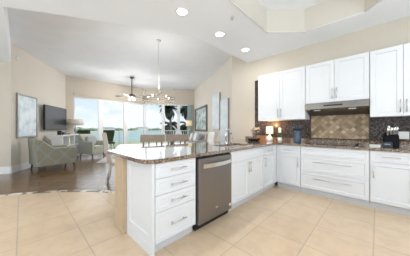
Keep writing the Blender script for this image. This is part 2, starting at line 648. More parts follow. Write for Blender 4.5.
def wall_slab(A, B, z0, z1, th, holes=()):
    """vertical slab from A to B, thickness to the left of A->B; holes = (s0, s1, h0, h1) along it"""
    A, B = Vector(A), Vector(B)
    e = (B - A)
    L = e.length
    e.normalize()
    n = Vector((-e.y, e.x))
    m = Matrix(((e.x, n.x, 0, A.x), (e.y, n.y, 0, A.y), (0, 0, 1, 0), (0, 0, 0, 1)))
    mb = MB()
    s = 0
    for s0, s1, h0, h1 in sorted(holes):
        if s0 > s + 1e-4:
            mb.box(s, s0, 0, th, z0, z1, m)
        if h0 > z0 + 1e-4:
            mb.box(s0, s1, 0, th, z0, h0, m)
        if h1 < z1 - 1e-4:
            mb.box(s0, s1, 0, th, h1, z1, m)
        s = s1
    if s < L - 1e-4:
        mb.box(s, L, 0, th, z0, z1, m)
    return mb, m


# ------------------------------------------------------------------ key dimensions
XP, YB = -1.4913, 3.6463          # front planes of the peninsula run and of the range run
YU, YW = YB + 0.28, YB + 0.61     # upper cabinet fronts, range wall
ZC, ZL = 2.974, 3.50              # kitchen and living room ceilings
CT0, CT1 = 0.875, 0.914           # countertop bottom and top
A0, B0 = Vector((-9.65, 1.33)), Vector((-9.65, 4.97))
C0 = Vector((-7.86, 7.2))
L0 = Vector((-7.03, -0.19))
D0 = Vector((-2.94, 4.49))

# ------------------------------------------------------------------ floors
arc = [(-5.75, -4.5), (-5.45, -1.9), (-5.2, -1.0), (-4.86, -0.27), (-4.5, 0.335), (-4.07, 0.83), (-3.57, 1.22), (-3.0, 1.52), (-2.2, 1.75)]


def smooth_line(p, n=6):
    p = [Vector(q) for q in p]
    out = []
    for i in range(len(p) - 1):
        a, b, c, d = p[max(i - 1, 0)], p[i], p[i + 1], p[min(i + 2, len(p) - 1)]
        for k in range(n):
            t = k / n
            out.append(0.5 * ((2 * b) + (c - a) * t + (2 * a - 5 * b + 4 * c - d) * t * t + (3 * b - a - 3 * c + d) * t ** 3))
    out.append(p[-1])
    return out


arcs = smooth_line(arc)
kpoly = [(3.2, -4.5), (3.2, 4.5), (-2.2, 4.5)] + [tuple(q) for q in reversed(arcs)]
struct('floor', MB().prism(kpoly, -0.06, 0.0), M['tile_k'])
lpoly = [(-2.2, 4.5)] + [(-2.2, 7.6), (-9.75, 7.6), (-9.75, -4.5)] + [tuple(q) for q in arcs]
struct('floor_living', MB().prism(lpoly, -0.06, 0.0), M['tile_l'])
mb = MB()
ins, outs = [], []
for i, q in enumerate(arcs):
    d = (arcs[min(i + 1, len(arcs) - 1)] - arcs[max(i - 1, 0)]).normalized()
    n = Vector((-d.y, d.x))
    ins.append(q - n * 0.05)
    outs.append(q + n * 0.06)
mb.prism([tuple(q) for q in ins] + [tuple(q) for q in reversed(outs)], 0.0, 0.0025)
struct('trim_1', mb, M['border'], 'mosaic border strip between the cream and the brown floor tiles')

# ------------------------------------------------------------------ walls
mb, _ = wall_slab((3.2, YW), (-3.03, YW), 0, ZL, -0.0001)
mb = MB().box(-3.03, 3.2, YW, YW + 0.23, 0, ZL)
struct('wall_range', mb, M['wall'])
mb, _ = wall_slab(D0, C0, 0, ZL, -0.14)
struct('wall_right', mb, M['wall_pale'])
mb, mL = wall_slab(L0, A0, 0, ZL, 0.14)
struct('wall_left', mb, M['wall_pale'])
mb, _ = wall_slab((-7.03 - 2.2, -0.19 - 3.9), L0 - Vector((0.0, 0.002)), 0, ZC, 0.12)
struct('wall_hall', mb, M['wall'])
eBC = (C0 - B0).normalized()
ZW0, ZW1 = 0.03, 2.62
mb, _ = wall_slab(B0, A0 - Vector((0, 0.1)), 0, ZL, -0.16, [(0.0, 4.97 - 1.62, -0.01, ZW1)])
struct('wall_window', mb, M['wall'])
mb, mBC = wall_slab(C0, B0, 0, ZL, -0.16, [(0.10, 2.86, -0.01, ZW1)])
struct('wall_corner', mb, M['wall'])
mb, _ = wall_slab((-9.3, -4.5), (3.2, -4.5), 0, ZL, -0.14, [(1.0, 4.0, 0.25, 2.55), (4.8, 7.9, 0.25, 2.55), (8.1, 11.2, 0.25, 2.55)])  # unseen openings added to let daylight in from behind
struct('wall_back', mb, M['wall'])
mb, _ = wall_slab((3.2, -4.5), (3.2, 4.6), 0, ZL, -0.14, [(3.0, 6.6, 0.75, 2.5)])  # its opening is added too, for light from the right
struct('wall_side', mb, M['wall'])

# window glazing
wn = 0


def glazing(o2, e, s0, s1, fl, fr, label):
    """a fixed / sliding glazed unit between s0 and s1 on the line o2 + s*e; fl, fr widths of its two jambs"""
    global wn
    wn += 1
    e = Vector(e).normalized()
    n = Vector((-e.y, e.x))
    m = Matrix(((e.x, n.x, 0, o2[0]), (e.y, n.y, 0, o2[1]), (0, 0, 1, 0), (0, 0, 0, 1)))
    f = MB()
    f.box(s0, s0 + fl, 0.03, 0.12, ZW0, ZW1, m)
    f.box(s1 - fr, s1, 0.03, 0.12, ZW0, ZW1, m)
    f.box(s0 + fl, s1 - fr, 0.03, 0.12, ZW1 - 0.05, ZW1, m)
    f.box(s0 + fl, s1 - fr, 0.03, 0.12, 0.0, ZW0 + 0.07, m)
    o = struct('window_%d' % wn, f, M['frame_white'], label)
    g = MB().box(s0 + fl, s1 - fr, 0.07, 0.078, ZW0 + 0.07, ZW1 - 0.05, m).build('pane', M['glass'], o)
    return o


ey = (0, 1)
oy = (-9.65, 0.0)
glazing(oy, ey, 1.62, 2.70, 0.05, 0.10, 'tall glass sliding door panel nearest the television')
glazing(oy, ey, 2.70, 3.90, 0.10, 0.10, 'tall glass sliding door panel behind the pale armchair')
glazing(oy, ey, 3.90, 4.965, 0.10, 0.03, 'tall glass sliding door panel by the room corner')
glazing(B0, eBC, 0.005, 1.035, 0.03, 0.085, 'corner glass panel right of the thin dark mullion')
glazing(B0, eBC, 1.035, 1.93, 0.085, 0.085, 'glass panel with the first palm behind it')
glazing(B0, eBC, 1.93, 2.755, 0.085, 0.04, 'rightmost glass panel beside the side wall')
# cornice / track above the sliding doors
struct('trim_2', MB().box(-9.65, -9.56, 1.60, 4.9, 2.70, 2.79), M['wall'], 'slim beige cornice above the sliding doors')

# baseboards
mb, _ = wall_slab(L0, A0, 0, 0.19, -0.016)
struct('baseboard_left', mb, M['trim'])
mb, _ = wall_slab((-7.03 - 2.2, -0.19 - 3.9), L0, 0, 0.19, -0.016)
struct('baseboard_hall', mb, M['trim'])
mb, _ = wall_slab(D0 + Vector((-0.2, 0.11)), C0, 0, 0.16, 0.016)
struct('baseboard_right', mb, M['trim'])

# ------------------------------------------------------------------ ceilings
struct('ceiling_living', MB().prism([(3.2, -4.5), (3.2, 4.6), (-2.2, 4.6), (-7.5, 7.7), (-10, 7.7), (-10, -4.5)], ZL, ZL + 0.1), M['ceil_living'])
outer = [(3.2, -4.5), (3.2, YW), (-2.53, YW), (-2.53, 2.256), (-3.91, -0.18), (-7.03, -0.19), (-9.25, -4.1), (-9.3, -4.5)]
tray = [(-1.468, 3.145), (-0.965, 3.64), (-0.14, 3.64), (0.365, 3.145), (0.365, 0.55), (-0.14, 0.05), (-0.965, 0.05), (-1.468, 0.55)]
bm = bmesh.new()
es = []
for loop in (outer, tray):
    vs = [bm.verts.new((x, y, ZC)) for x, y in loop]
    es += [bm.edges.new((vs[i], vs[(i + 1) % len(vs)])) for i in range(len(vs))]
bmesh.ops.triangle_fill(bm, use_beauty=True, use_dissolve=False, edges=es)
mb = MB()
mb.bm.free()
mb.bm = bm
# fascia up to the living room ceiling
path = outer[2:6]
for a, b in zip(path, path[1:]):
    v = mb.verts([(a[0], a[1], ZC), (b[0], b[1], ZC), (b[0], b[1], ZL), (a[0], a[1], ZL)])
    mb.bm.faces.new(v)
struct('ceiling', mb, M['ceil'])
# tray recess: beige sides, white top, thin bead round its lip
mb = MB()
TT = 3.40
for i in range(8):
    a, b = tray[i], tray[(i + 1) % 8]
    mb.bm.faces.new(mb.verts([(a[0], a[1], ZC), (b[0], b[1], ZC), (b[0], b[1], TT), (a[0], a[1], TT)]))
struct('wall_tray', mb, M['wall_pale'])
struct('ceiling_tray', MB().prism(tray, TT, TT + 0.03), M['ceil'])
mb = MB()
for i in range(8):
    a, b = Vector(tray[i]), Vector(tray[(i + 1) % 8])
    mb.tube([(a.x, a.y, ZC), (b.x, b.y, ZC)], 0.012, 6)
struct('trim_3', mb, M['trim'], 'thin white bead around the lip of the ceiling recess')


# ------------------------------------------------------------------ cabinet kit
def shaker(w, h, t=0.02, rail=0.055):
    """door / drawer front in the XZ plane, face at y=0 looking to -y, origin at its lower left corner"""
    mb = MB()

    def ring(i, y):
        return mb.verts([(i, y, i), (w - i, y, i), (w - i, y, h - i), (i, y, h - i)])
    c = 0.0025
    r0 = ring(0, t)
    r1 = ring(0, c)
    r2 = ring(c, 0)
    r3 = ring(rail, 0)
    r4 = ring(rail + 0.007, 0.009)
    for a, b in ((r0, r1), (r1, r2), (r2, r3), (r3, r4)):
        for k in range(4):
            mb.bm.faces.new((a[k], a[(k + 1) % 4], b[(k + 1) % 4], b[k]))
    mb.bm.faces.new(r4)
    mb.bm.faces.new(r0[::-1])
    return mb


HM = {}


def handle(length, parent, x, z, vertical=False):
    k = round(length, 3)
    if k not in HM:
        mb = MB()
        mb.tube([(-length / 2, -0.032, 0), (length / 2, -0.032, 0)], 0.006, 10)
        for s in (-1, 1):
            mb.tube([(s * length * 0.36, 0, 0), (s * length * 0.36, -0.032, 0)], 0.005, 8)
        o = mb.build('handle', M['nickel'])
        HM[k] = o.data
    else:
        o = bpy.data.objects.new('handle', HM[k])
        COL.objects.link(o)
    o.parent = parent
    o.location = (x, 0, z)
    if vertical:
        o.rotation_euler = (0, PI / 2, 0)
    return o


def front(name, parent, x0, x1, z0, z1, hlen=0, vert=False, hx=None, hz=None, rail=0.055, g=0.002):
    o = shaker(x1 - x0 - 2 * g, z1 - z0 - 2 * g, 0.02, rail).build(name, M['white'], parent)
    o.location = (x0 + g, 0, z0 + g)
    if hlen:
        w, h = x1 - x0, z1 - z0
        handle(hlen, o, w / 2 if hx is None else hx - x0, h / 2 if hz is None else hz - z0, vert)
    return o


def carcass(parent, w, depth, z0, z1, kick=0.105, kickset=0.06):
    b = MB().box(0.001, w - 0.001, 0.021, depth, max(z0, kick) if kick else z0, z1)
    o = b.build('carcass', M['white'], parent)
    if kick:
        MB().box(0.001, w - 0.001, kickset, depth - 0.02, 0.0, kick - 0.001).build('toe_kick', M['kick'], parent)
    return o


ZT = 0.868
KB = 0.105
R90 = PI / 2

# peninsula: drawer stack -----------------------------------------------------
Y0d, Y1d = 0.868, 1.392
t = thing('base_cabinet', 'white four-drawer base cabinet at the near end of the peninsula, left of the dishwasher', 'cabinet', (XP, Y0d, 0), R90)
w = Y1d - Y0d
carcass(t, w, 0.576, 0, CT0 - 0.002)
for z0, z1 in ((0.718, ZT), (0.558, 0.718), (0.398, 0.558), (KB, 0.398)):
    front('drawer', t, 0.004, w - 0.004, z0, z1, 0.20, rail=0.042)
# end panel with a stile-and-rail face towards the camera
ep = MB()
pw, ph = 0.578, CT0 - 0.002
s2 = shaker(pw, ph - 0.10, 0.022, 0.075)
ep.merge(s2.bm, Matrix.Translation((0, 0, 0.10)))
ep.box(0, pw, 0.0, 0.022, 0.0, 0.10)
o = ep.build('end_panel', M['white'], t)
# local x of the panel along the cabinet depth: faces -Y in the world
o.rotation_euler = (0, 0, -R90)
o.location = (-0.024, 0.578, 0)

# knee wall (travertine clad) behind the peninsula cabinets
mb = MB()
mb.box(-2.32, -2.072, 0.80, YW, 0, CT0 - 0.001)
o = mb.build('knee_wall', M['travertine'])
o['kind'] = 'structure'
o['label'] = 'tan travertine clad half wall under the bar overhang'

# dishwasher -------------------------------------------------------------------
YD0, YD1 = 1.412, 2.045
t = thing('dishwasher', 'taupe steel dishwasher built into the peninsula between white cabinets', 'dishwasher', (XP, YD0, 0), R90)
w = YD1 - YD0
MB().box(-0.016, w + 0.006, 0.03, 0.57, 0.02, CT0 - 0.004).build('tub', M['black'], t)
MB().rbox(0.0, w, -0.028, 0.028, 0.085, 0.845, 0.006, 2).build('door', M['slate'], t)
MB().box(0.01, w - 0.01, -0.01, 0.029, 0.8455, 0.862).build('control_strip', M['black'], t)
mb = MB()
N = 14
prof = []
for i in range(N + 1):
    u = i / N
    x = 0.07 + u * (w - 0.095)
    bow = 0.030 * math.sin(PI * u) ** 0.7 if 0 < u < 1 else 0
    prof.append((x, -0.034 - bow))
for (xa, ya), (xb, yb) in zip(prof, prof[1:]):
    v = mb.verts([(xa, ya, 0.728), (xb, yb, 0.728), (xb, yb, 0.778), (xa, ya, 0.778), (xa, ya + 0.012, 0.728), (xb, yb + 0.012, 0.728), (xb, yb + 0.012, 0.778), (xa, ya + 0.012, 0.778)])
    for f in ((0, 1, 2, 3), (5, 4, 7, 6), (3, 2, 6, 7), (4, 5, 1, 0), (0, 3, 7, 4), (1, 5, 6, 2)):
        mb.bm.faces.new([v[i] for i in f])
mb.build('handle', M['handle_steel'], t)
MB().box(0.295, 0.335, -0.0295, -0.028, 0.20, 0.212).build('badge', M['handle_steel'], t)
mb = MB()
bm2 = bmesh.new()
bmesh.ops.create_cone(bm2, cap_ends=True, segments=16, radius1=0.02, radius2=0.02, depth=0.002)
mb.merge(bm2, Matrix.Translation((w - 0.04, -0.029, 0.155)) @ Matrix.Rotation(PI / 2, 4, 'X'))
mb.build('sticker', M['paper'], t)['label'] = 'round white sticker'
MB().box(0.0, w, 0.04, 0.05, 0.0, 0.085).build('toe_panel', M['black'], t)

# sink base --------------------------------------------------------------------
t = thing('sink_cabinet', 'white two-door sink base cabinet right of the dishwasher', 'cabinet', (XP, 2.058, 0), R90)
w = 1.008
# the carcass is open at the top for the sink bowl
mb = MB()
for b in ((0.001, 0.019, 0.021, 0.574), (w - 0.019, w - 0.001, 0.021, 0.574), (0.019, w - 0.019, 0.556, 0.574), (0.019, w - 0.019, 0.021, 0.036)):
    mb.box(*b, KB, CT0 - 0.002)
mb.box(0.019, w - 0.019, 0.036, 0.556, KB, KB + 0.018)
mb.build('carcass', M['white'], t)
MB().box(0.001, w - 0.001, 0.06, 0.55, 0, KB - 0.001).build('toe_kick', M['kick'], t)
front('false_front', t, 0.006, w - 0.004, 0.702, ZT, rail=0.042)
front('door', t, 0.006, 0.494, KB, 0.702, 0.17, True, 0.462, 0.585)
front('door', t, 0.494, w - 0.004, KB, 0.702, 0.17, True, 0.526, 0.585)

t = thing('base_cabinet', 'narrow white peninsula cabinet, one drawer above one door, beside the inside corner', 'cabinet', (XP, 3.068, 0), R90)
w = 0.50
carcass(t, w, 0.574, 0, CT0 - 0.002)
front('drawer', t, 0.004, 0.462, 0.702, ZT, 0.16, rail=0.042)
front('door', t, 0.004, 0.462, KB, 0.702, 0.17, True, 0.04, 0.585)
MB().box(0.464, 0.5775, 0.001, 0.021, KB, ZT).build('filler', M['white'], t)
MB().box(0.501, 0.637, 0.06, 0.10, 0, KB - 0.001).build('toe_kick', M['kick'], t)

# range run ---------------------------------------------------------------------
t = thing('base_cabinet', 'white corner cabinet, one drawer above one door, left of the wide drawers under the cooktop', 'cabinet', (-1.489, YB, 0))
w = 0.448
carcass(t, w, 0.605, 0, CT0 - 0.002)
MB().box(0.0, 0.047, 0.001, 0.021, KB, ZT).build('filler', M['white'], t)
front('drawer', t, 0.048, w, 0.702, ZT, 0.19, rail=0.042)
front('door', t, 0.048, w, KB, 0.702, 0.19, True, w - 0.035, 0.56)

t = thing('drawer_cabinet', 'wide white cabinet with two deep drawers below the cooktop', 'cabinet', (-1.039, YB, 0))
w = 0.954
carcass(t, w, 0.605, 0, CT0 - 0.002)
front('false_front', t, 0.002, w - 0.002, 0.708, ZT, rail=0.042)
front('drawer', t, 0.002, w - 0.002, 0.412, 0.708, 0.53, hz=0.60, rail=0.05)
front('drawer', t, 0.002, w - 0.002, KB, 0.412, 0.53, hz=0.302, rail=0.05)

t = thing('base_cabinet', 'white cabinet right of the wide drawers, one drawer above one door, below the knife block', 'cabinet', (-0.083, YB, 0))
w = 0.46
carcass(t, w, 0.605, 0, CT0 - 0.002)
front('drawer', t, 0.002, w - 0.002, 0.702, ZT, 0.19, hx=0.215, rail=0.042)
front('door', t, 0.002, w - 0.002, KB, 0.702, 0.19, True, 0.038, 0.56)
t = thing('base_cabinet', 'white cabinet at the right end of the range wall, outside the picture edge', 'cabinet', (0.379, YB, 0))
carcass(t, w, 0.605, 0, CT0 - 0.002)
front('drawer', t, 0.002, w - 0.002, 0.702, ZT, 0.19, rail=0.042)
front('door', t, 0.002, w - 0.002, KB, 0.702, 0.19, True, 0.038, 0.56)

# countertop ---------------------------------------------------------------------
SX0, SX1, SY0, SY1 = -1.99, -1.60, 2.20, 2.92      # sink opening
CX = XP + 0.028
CYF = YB - 0.028
XB = -2.60
near = []
r = 0.13
for k in range(9):
    a = -PI / 2 + (PI / 2) * k / 8
    near.append((CX - r + r * math.cos(a), 0.765 + r + r * math.sin(a)))
poly = [(XB + 0.12, 0.765)] + near + [(CX, SY0), (XB, SY0), (XB, 0.90), (XB + 0.05, 0.80)]
mb = MB()
mb.prism(poly, CT0, CT1)
mb.prism([(SX1, SY0), (CX, SY0), (CX, SY1), (SX1, SY1)], CT0, CT1)
mb.prism([(XB, SY0), (SX0, SY0), (SX0, SY1), (XB, SY1)], CT0, CT1)
mb.prism([(XB, SY1), (CX, SY1), (CX, CYF), (0.86, CYF), (0.86, YW - 0.001), (XB, YW - 0.001)], CT0, CT1)
ct = mb.build('countertop', M['granite'])
tag(ct, 'polished brown granite L-shaped countertop on the white base cabinets', 'countertop')
MB().box(-2.58, 0.86, YW - 0.020, YW - 0.001, CT1, CT1 + 0.075).build('upstand', M['granite_splash'], ct)

# sink ---------------------------------------------------------------------------
t = thing('kitchen_sink', 'stainless steel sink set into the granite peninsula counter', 'sink', ((SX0 + SX1) / 2, (SY0 + SY1) / 2, 0.70))
hx, hy = (SX1 - SX0) / 2 + 0.004, (SY1 - SY0) / 2 + 0.004
mb = MB()
mb.box(-hx, hx, -hy, hy, 0, 0.006)
for b in ((-hx, -hx + 0.005, -hy, hy), (hx - 0.005, hx, -hy, hy), (-hx, hx, -hy, -hy + 0.005), (-hx, hx, hy - 0.005, hy)):
    mb.box(*b, 0, 0.174)
mb.build('bowl', M['sinksteel'], t)
MB().lathe([(0.001, 0.007), (0.04, 0.007), (0.045, 0.010), (0.045, 0.006)], 16).build('drain', M['chrome'], t)

# faucet -------------------------------------------------------------------------
t = thing('kitchen_faucet', 'tall curved chrome faucet behind the sink', 'faucet', (-2.07, 2.71, CT1))
MB().lathe([(0.0, 0), (0.028, 0), (0.026, 0.012), (0.018, 0.05), (0.0, 0.05)], 16).build('base', M['chrome'], t)
pts = [(0, 0, 0.04), (0.0, 0, 0.15)]
for k in range(9):
    a = PI - PI * 0.92 * k / 8
    pts.append((0.055 + 0.055 * math.cos(a), 0, 0.215 + 0.055 * math.sin(a)))
pts.append((0.118, 0, 0.175))
MB().tube(pts, [0.013] * 2 + [0.012] * 9 + [0.014], 12).build('spout', M['chrome'], t)
MB().tube([(0, 0.015, 0.05), (0, 0.035, 0.06), (0.02, 0.085, 0.085)], [0.011, 0.009, 0.006], 8).build('lever', M['chrome'], t)
t = thing('soap_dispenser', 'short chrome soap pump beside the faucet', 'soap dispenser', (-2.07, 2.87, CT1))
MB().lathe([(0, 0), (0.018, 0), (0.016, 0.02), (0.009, 0.03), (0.009, 0.07), (0, 0.07)], 12).build('base', M['chrome'], t)
MB().tube([(0, 0, 0.065), (0, 0, 0.085), (0.04, 0, 0.09), (0.055, 0, 0.08)], 0.007, 8).build('nozzle', M['chrome'], t)

# cooktop ------------------------------------------------------------------------
t = thing('cooktop', 'black glass cooktop set in the granite counter below the hood', 'cooktop', (-0.56, 3.93, CT1))
MB().rbox(-0.40, 0.40, -0.23, 0.23, 0.0, 0.008, 0.003, 1).build('glass_top', M['blackglass'], t)
for x, y, r in ((-0.24, 0.1, 0.09), (-0.24, -0.1, 0.07), (0.1, 0.09, 0.11), (0.1, -0.1, 0.07)):
    MB().lathe([(r, 0.0082), (r + 0.003, 0.0088), (r + 0.006, 0.0082)], 28, x, y).build('burner_ring', M['screen'], t)
for k in range(4):
    MB().lathe([(0.018, 0.008), (0.016, 0.026), (0.0, 0.027)], 12, 0.31, -0.13 + k * 0.075).build('knob', M['black'], t)

# backsplash ---------------------------------------------------------------------
mb = MB()
mb.box(-2.302, 1.2, YW - 0.008, YW, CT1 + 0.0, 1.384)
mb2 = MB().box(-1.03, -0.09, YW - 0.008, YW, 1.384, 1.68)
struct('wall_backsplash_hood', mb2, M['mosaic'], 'dark mosaic wall between the stone tile panel and the hood')
struct('trim_4', MB().box(-2.302, -2.047, YW - 0.008, YW, 1.384, 2.446), M['mosaic'], 'dark mosaic strip beside the left upper cabinet')
o = mb.build('wall_backsplash', M['mosaic'])
o['kind'] = 'structure'
o['label'] = 'dark glass mosaic backsplash behind the range counter'
t = thing('tile_panel', 'framed panel of tan stone tiles in diamonds below the range hood', 'tile panel', (-0.556, YW - 0.008, 0.99))
MB().box(-0.445, 0.445, -0.010, 0.0, 0.018, 0.468).build('diamond_tiles', M['mural'], t)
mb = MB()
for b in ((-0.462, -0.445, 0.0, 0.468), (0.445, 0.462, 0.0, 0.468), (-0.445, 0.445, 0.0, 0.018)):
    mb.rbox(b[0], b[1], -0.02, 0.0, b[2], b[3], 0.004, 1)
mb.build('frame', M['bronze'], t)


# outlets --------------------------------------------------------------------------
def outlet(x, z, w, h, label):
    t = thing('outlet_plate', label, 'outlet', (x, YW - 0.008, z))
    MB().rbox(-w / 2, w / 2, -0.006, 0, -h / 2, h / 2, 0.003, 1).build('cover', M['plate'], t)
    n = 2 if w > 0.1 else 1
    for k in range(n):
        cx = (k - (n - 1) / 2) * 0.046
        for s in (-1, 1):
            MB().rbox(cx - 0.015, cx + 0.015, -0.008, -0.005, s * 0.024 - 0.014, s * 0.024 + 0.014, 0.002, 1).build('socket', M['paper'], t)


outlet(0.30, 1.09, 0.118, 0.12, 'white double outlet on the dark mosaic beside the knife block')
outlet(-1.655, 1.16, 0.07, 0.115, 'white single outlet on the dark mosaic above the small potted plant')


# upper cabinets --------------------------------------------------------------------
def upper(x0, x1, z0, z1, split, label, hz):
    t = thing('upper_cabinet', label, 'cabinet', (x0, YU, 0), 0, None)
    w = x1 - x0
    MB().box(0.001, w - 0.001, 0.021, 0.320, z0, z1).build('carcass', M['white'], t)
    s = split - x0
    front('door', t, 0.002, s, z0, z1, 0.19, True, s - 0.032, z0 + 0.15, rail=0.06)
    front('door', t, s, w - 0.002, z0, z1, 0.19, True, s + 0.032, z0 + 0.15, rail=0.06)


upper(-2.045, -1.030, 1.385, 2.445, -1.535, 'tall white two-door upper cabinet at the left, above the lit lamp', 0)
upper(-1.028, -0.092, 1.685, 2.445, -0.560, 'short white two-door upper cabinet above the range hood', 0)
upper(-0.090, 0.66, 1.385, 2.445, 0.273, 'tall white two-door upper cabinet at the right, above the knife block', 0)

# range hood -------------------------------------------------------------------------
t = thing('range_hood', 'stainless steel range hood under the short upper cabinet', 'range hood', (-0.560, YW - 0.009, 0))
dY = YU - YW
W2 = 0.466
prof = [(0.0, 1.684), (dY + 0.0, 1.684), (dY - 0.02, 1.675), (dY - 0.03, 1.565), (dY - 0.02, 1.558), (dY + 0.05, 1.545), (-0.04, 1.462), (0, 1.462)]
MB().side_prism(prof, -W2, W2).build('shell', M['steel'], t)
mb = MB()
ry = lambda y: dY - 0.03 + (y - 1.565) / 0.11 * 0.01
mb.box(-0.16, 0.12, dY - 0.034, dY - 0.02, 1.612, 1.632)
mb.build('control_strip', M['black'], t)
# sloped filter under the hood
mb = MB()
v = mb.verts([(-W2 + 0.03, dY + 0.075, 1.539), (W2 - 0.03, dY + 0.075, 1.539), (W2 - 0.03, -0.05, 1.463), (-W2 + 0.03, -0.05, 1.463),
              (-W2 + 0.03, dY + 0.075, 1.532), (W2 - 0.03, dY + 0.075, 1.532), (W2 - 0.03, -0.05, 1.456), (-W2 + 0.03, -0.05, 1.456)])
for f in ((0, 1, 2, 3), (5, 4, 7, 6), (3, 2, 6, 7), (4, 5, 1, 0), (0, 3, 7, 4), (1, 5, 6, 2)):
    mb.bm.faces.new([v[i] for i in f])
mb.build('filter', M['fan'], t)
for x in (-0.27, 0.25):
    MB().rbox(x - 0.05, x + 0.05, dY + 0.01, dY + 0.06, 1.536, 1.549, 0.003, 1).build('lamp_lens', M['plate'], t)

# ------------------------------------------------------------------ things on the counter
# lit table lamp
t = thing('table_lamp', 'small lit table lamp with white shade on the counter in the corner', 'lamp', (-1.815, 4.05, CT1))
MB().lathe([(0, 0), (0.062, 0), (0.075, 0.02), (0.078, 0.045), (0.06, 0.085), (0.034, 0.105), (0.030, 0.125), (0.012, 0.135), (0.012, 0.165), (0, 0.165)], 20).build('base', M['ceramic'], t)
MB().lathe([(0.080, 0.165), (0.084, 0.165), (0.078, 0.335), (0.074, 0.335), (0.080, 0.165)], 24).build('lamp_shade', M['shade_lit'], t)
pl = bpy.data.lights.new('lamp_bulb', 'POINT')
pl.energy = 5
pl.color = (1.0, 0.62, 0.30)
pl.shadow_soft_size = 0.03
po = bpy.data.objects.new('lamp_bulb', pl)
po.location = (0, 0, 0.37)
po.parent = t
COL.objects.link(po)

# small potted plant
t = thing('potted_plant', 'small green plant in a white pot beside the lit lamp', 'plant', (-1.545, 3.96, CT1))
MB().lathe([(0, 0), (0.038, 0), (0.05, 0.09), (0.046, 0.09), (0.042, 0.075), (0, 0.075)], 18).build('pot', M['ceramic'], t)
mb = MB()
for k in range(46):
    a = random.uniform(0, 2 * PI)
    r0 = random.uniform(0, 0.03)
    le = random.uniform(0.06, 0.13)
    sp = random.uniform(0.2, 0.9)
    b = Vector((r0 * math.cos(a), r0 * math.sin(a), 0.075))
    d = Vector((math.cos(a) * sp, math.sin(a) * sp, 1.1)).normalized()
    s = Vector((-math.sin(a), math.cos(a), 0)) * 0.008
    m_ = b + d * le * 0.6
    tip = b + d * le + Vector((math.cos(a), math.sin(a), -0.3)) * 0.015
    mb.bm.faces.new(mb.verts([b, m_ + s, tip, m_ - s]))
mb.build('foliage', M['leaf'], t)

# blue pitcher holding utensils
t = thing('pitcher', 'blue ceramic pitcher on the counter left of the cooktop', 'pitcher', (-1.155, 3.86, CT1))
MB().lathe([(0, 0), (0.058, 0), (0.064, 0.03), (0.062, 0.12), (0.056, 0.19), (0.064, 0.235), (0.060, 0.235), (0.052, 0.19), (0.055, 0.02), (0, 0.015)], 22).build('body', M['blue'], t)
MB().tube([(-0.06, 0, 0.20), (-0.085, 0, 0.19), (-0.098, 0, 0.13), (-0.088, 0, 0.07), (-0.062, 0, 0.05)], 0.008, 8).build('handle', M['blue'], t)
ut = [(-0.03, -0.01, -0.05, 'ladle'), (0.0, 0.02, 0.0, 'spatula'), (0.03, 0.0, 0.055, 'slotted_spoon'), (0.015, -0.03, 0.03, 'spoon'), (-0.012, -0.028, -0.025, 'turner')]
ulab = {'ladle': 'dark blue ladle, leftmost of the utensils standing in the blue pitcher',
        'spatula': 'dark blue spatula at the back of the blue pitcher',
        'slotted_spoon': 'dark blue slotted spoon leaning right in the blue pitcher',
        'spoon': 'dark blue spoon at the front right of the blue pitcher',
        'turner': 'dark blue turner at the front left of the blue pitcher'}
for i, (x, y, lean, nm) in enumerate(ut):
    t = thing(nm, ulab[nm], 'kitchen utensil', (-1.155 + x * 0.5, 3.86 + y * 0.5, CT1 + 0.022), 0, 'utensils in the blue pitcher')
    top = Vector((x * 0.7 + lean * 0.4, y * 1.1, 0.235))
    MB().tube([(0, 0, 0), top], 0.006, 6).build('stick', M['darkblue'], t)
    mb = MB()
    mb.ball(top + Vector((0, 0, 0.04)), 0.042, 1.0, 0.35, 1.1)
    mb.build('head', M['darkblue'], t)

# arrangement in the corner: black bowl, dried flowers
FX, FY = -2.08, 3.78
t = thing('footed_bowl', 'wide black bowl on the counter corner under the dried flowers', 'bowl', (FX, FY, CT1))
MB().lathe([(0, 0), (0.11, 0), (0.13, 0.02), (0.155, 0.055), (0.150, 0.062), (0.12, 0.03), (0, 0.022)], 26).build('bowl', M['blackglass'], t)
mb = MB()
for k in range(6):
    a = k * 1.05
    mb.ball((0.08 * math.cos(a), 0.08 * math.sin(a), 0.055), 0.03, 1.1, 1, 0.8)
mb.build('pebbles', M['steel'], t)['label'] = 'silvery balls'
t = thing('dried_flowers', 'beige dried flower bouquet rising from the black bowl', 'flowers', (FX, FY, CT1 + 0.025))
mb = MB()
heads = []
for k in range(15):
    a = random.uniform(0, 2 * PI)
    r = random.uniform(0.02, 0.13)
    top = Vector((r * math.cos(a), r * math.sin(a), random.uniform(0.13, 0.27)))
    mb.tube([(0, 0, 0), top * 0.5 + Vector((0, 0, 0.03)), top], 0.0025, 5)
    heads.append(top)
for a in (2.3, 0.6, 1.5):
    mb.tube([(0, 0, 0.1), (0.06 * math.cos(a), 0.06 * math.sin(a), 0.24), (0.12 * math.cos(a), 0.12 * math.sin(a), 0.34)], [0.003, 0.003, 0.001], 5)
mb.build('stems', M['stem'], t)
for i, h in enumerate(heads):
    mb = MB()
    for k in range(7):
        a = 2 * PI * k / 7
        mb.ball(h + Vector((0.018 * math.cos(a), 0.018 * math.sin(a), 0.004)), 0.016, 1.2, 1.2, 0.7, 8)
    mb.ball(h + Vector((0, 0, 0.01)), 0.016, 1, 1, 0.8, 8)
    mb.build('flower', M['petal'] if i % 3 else M['petal_pale'], t)

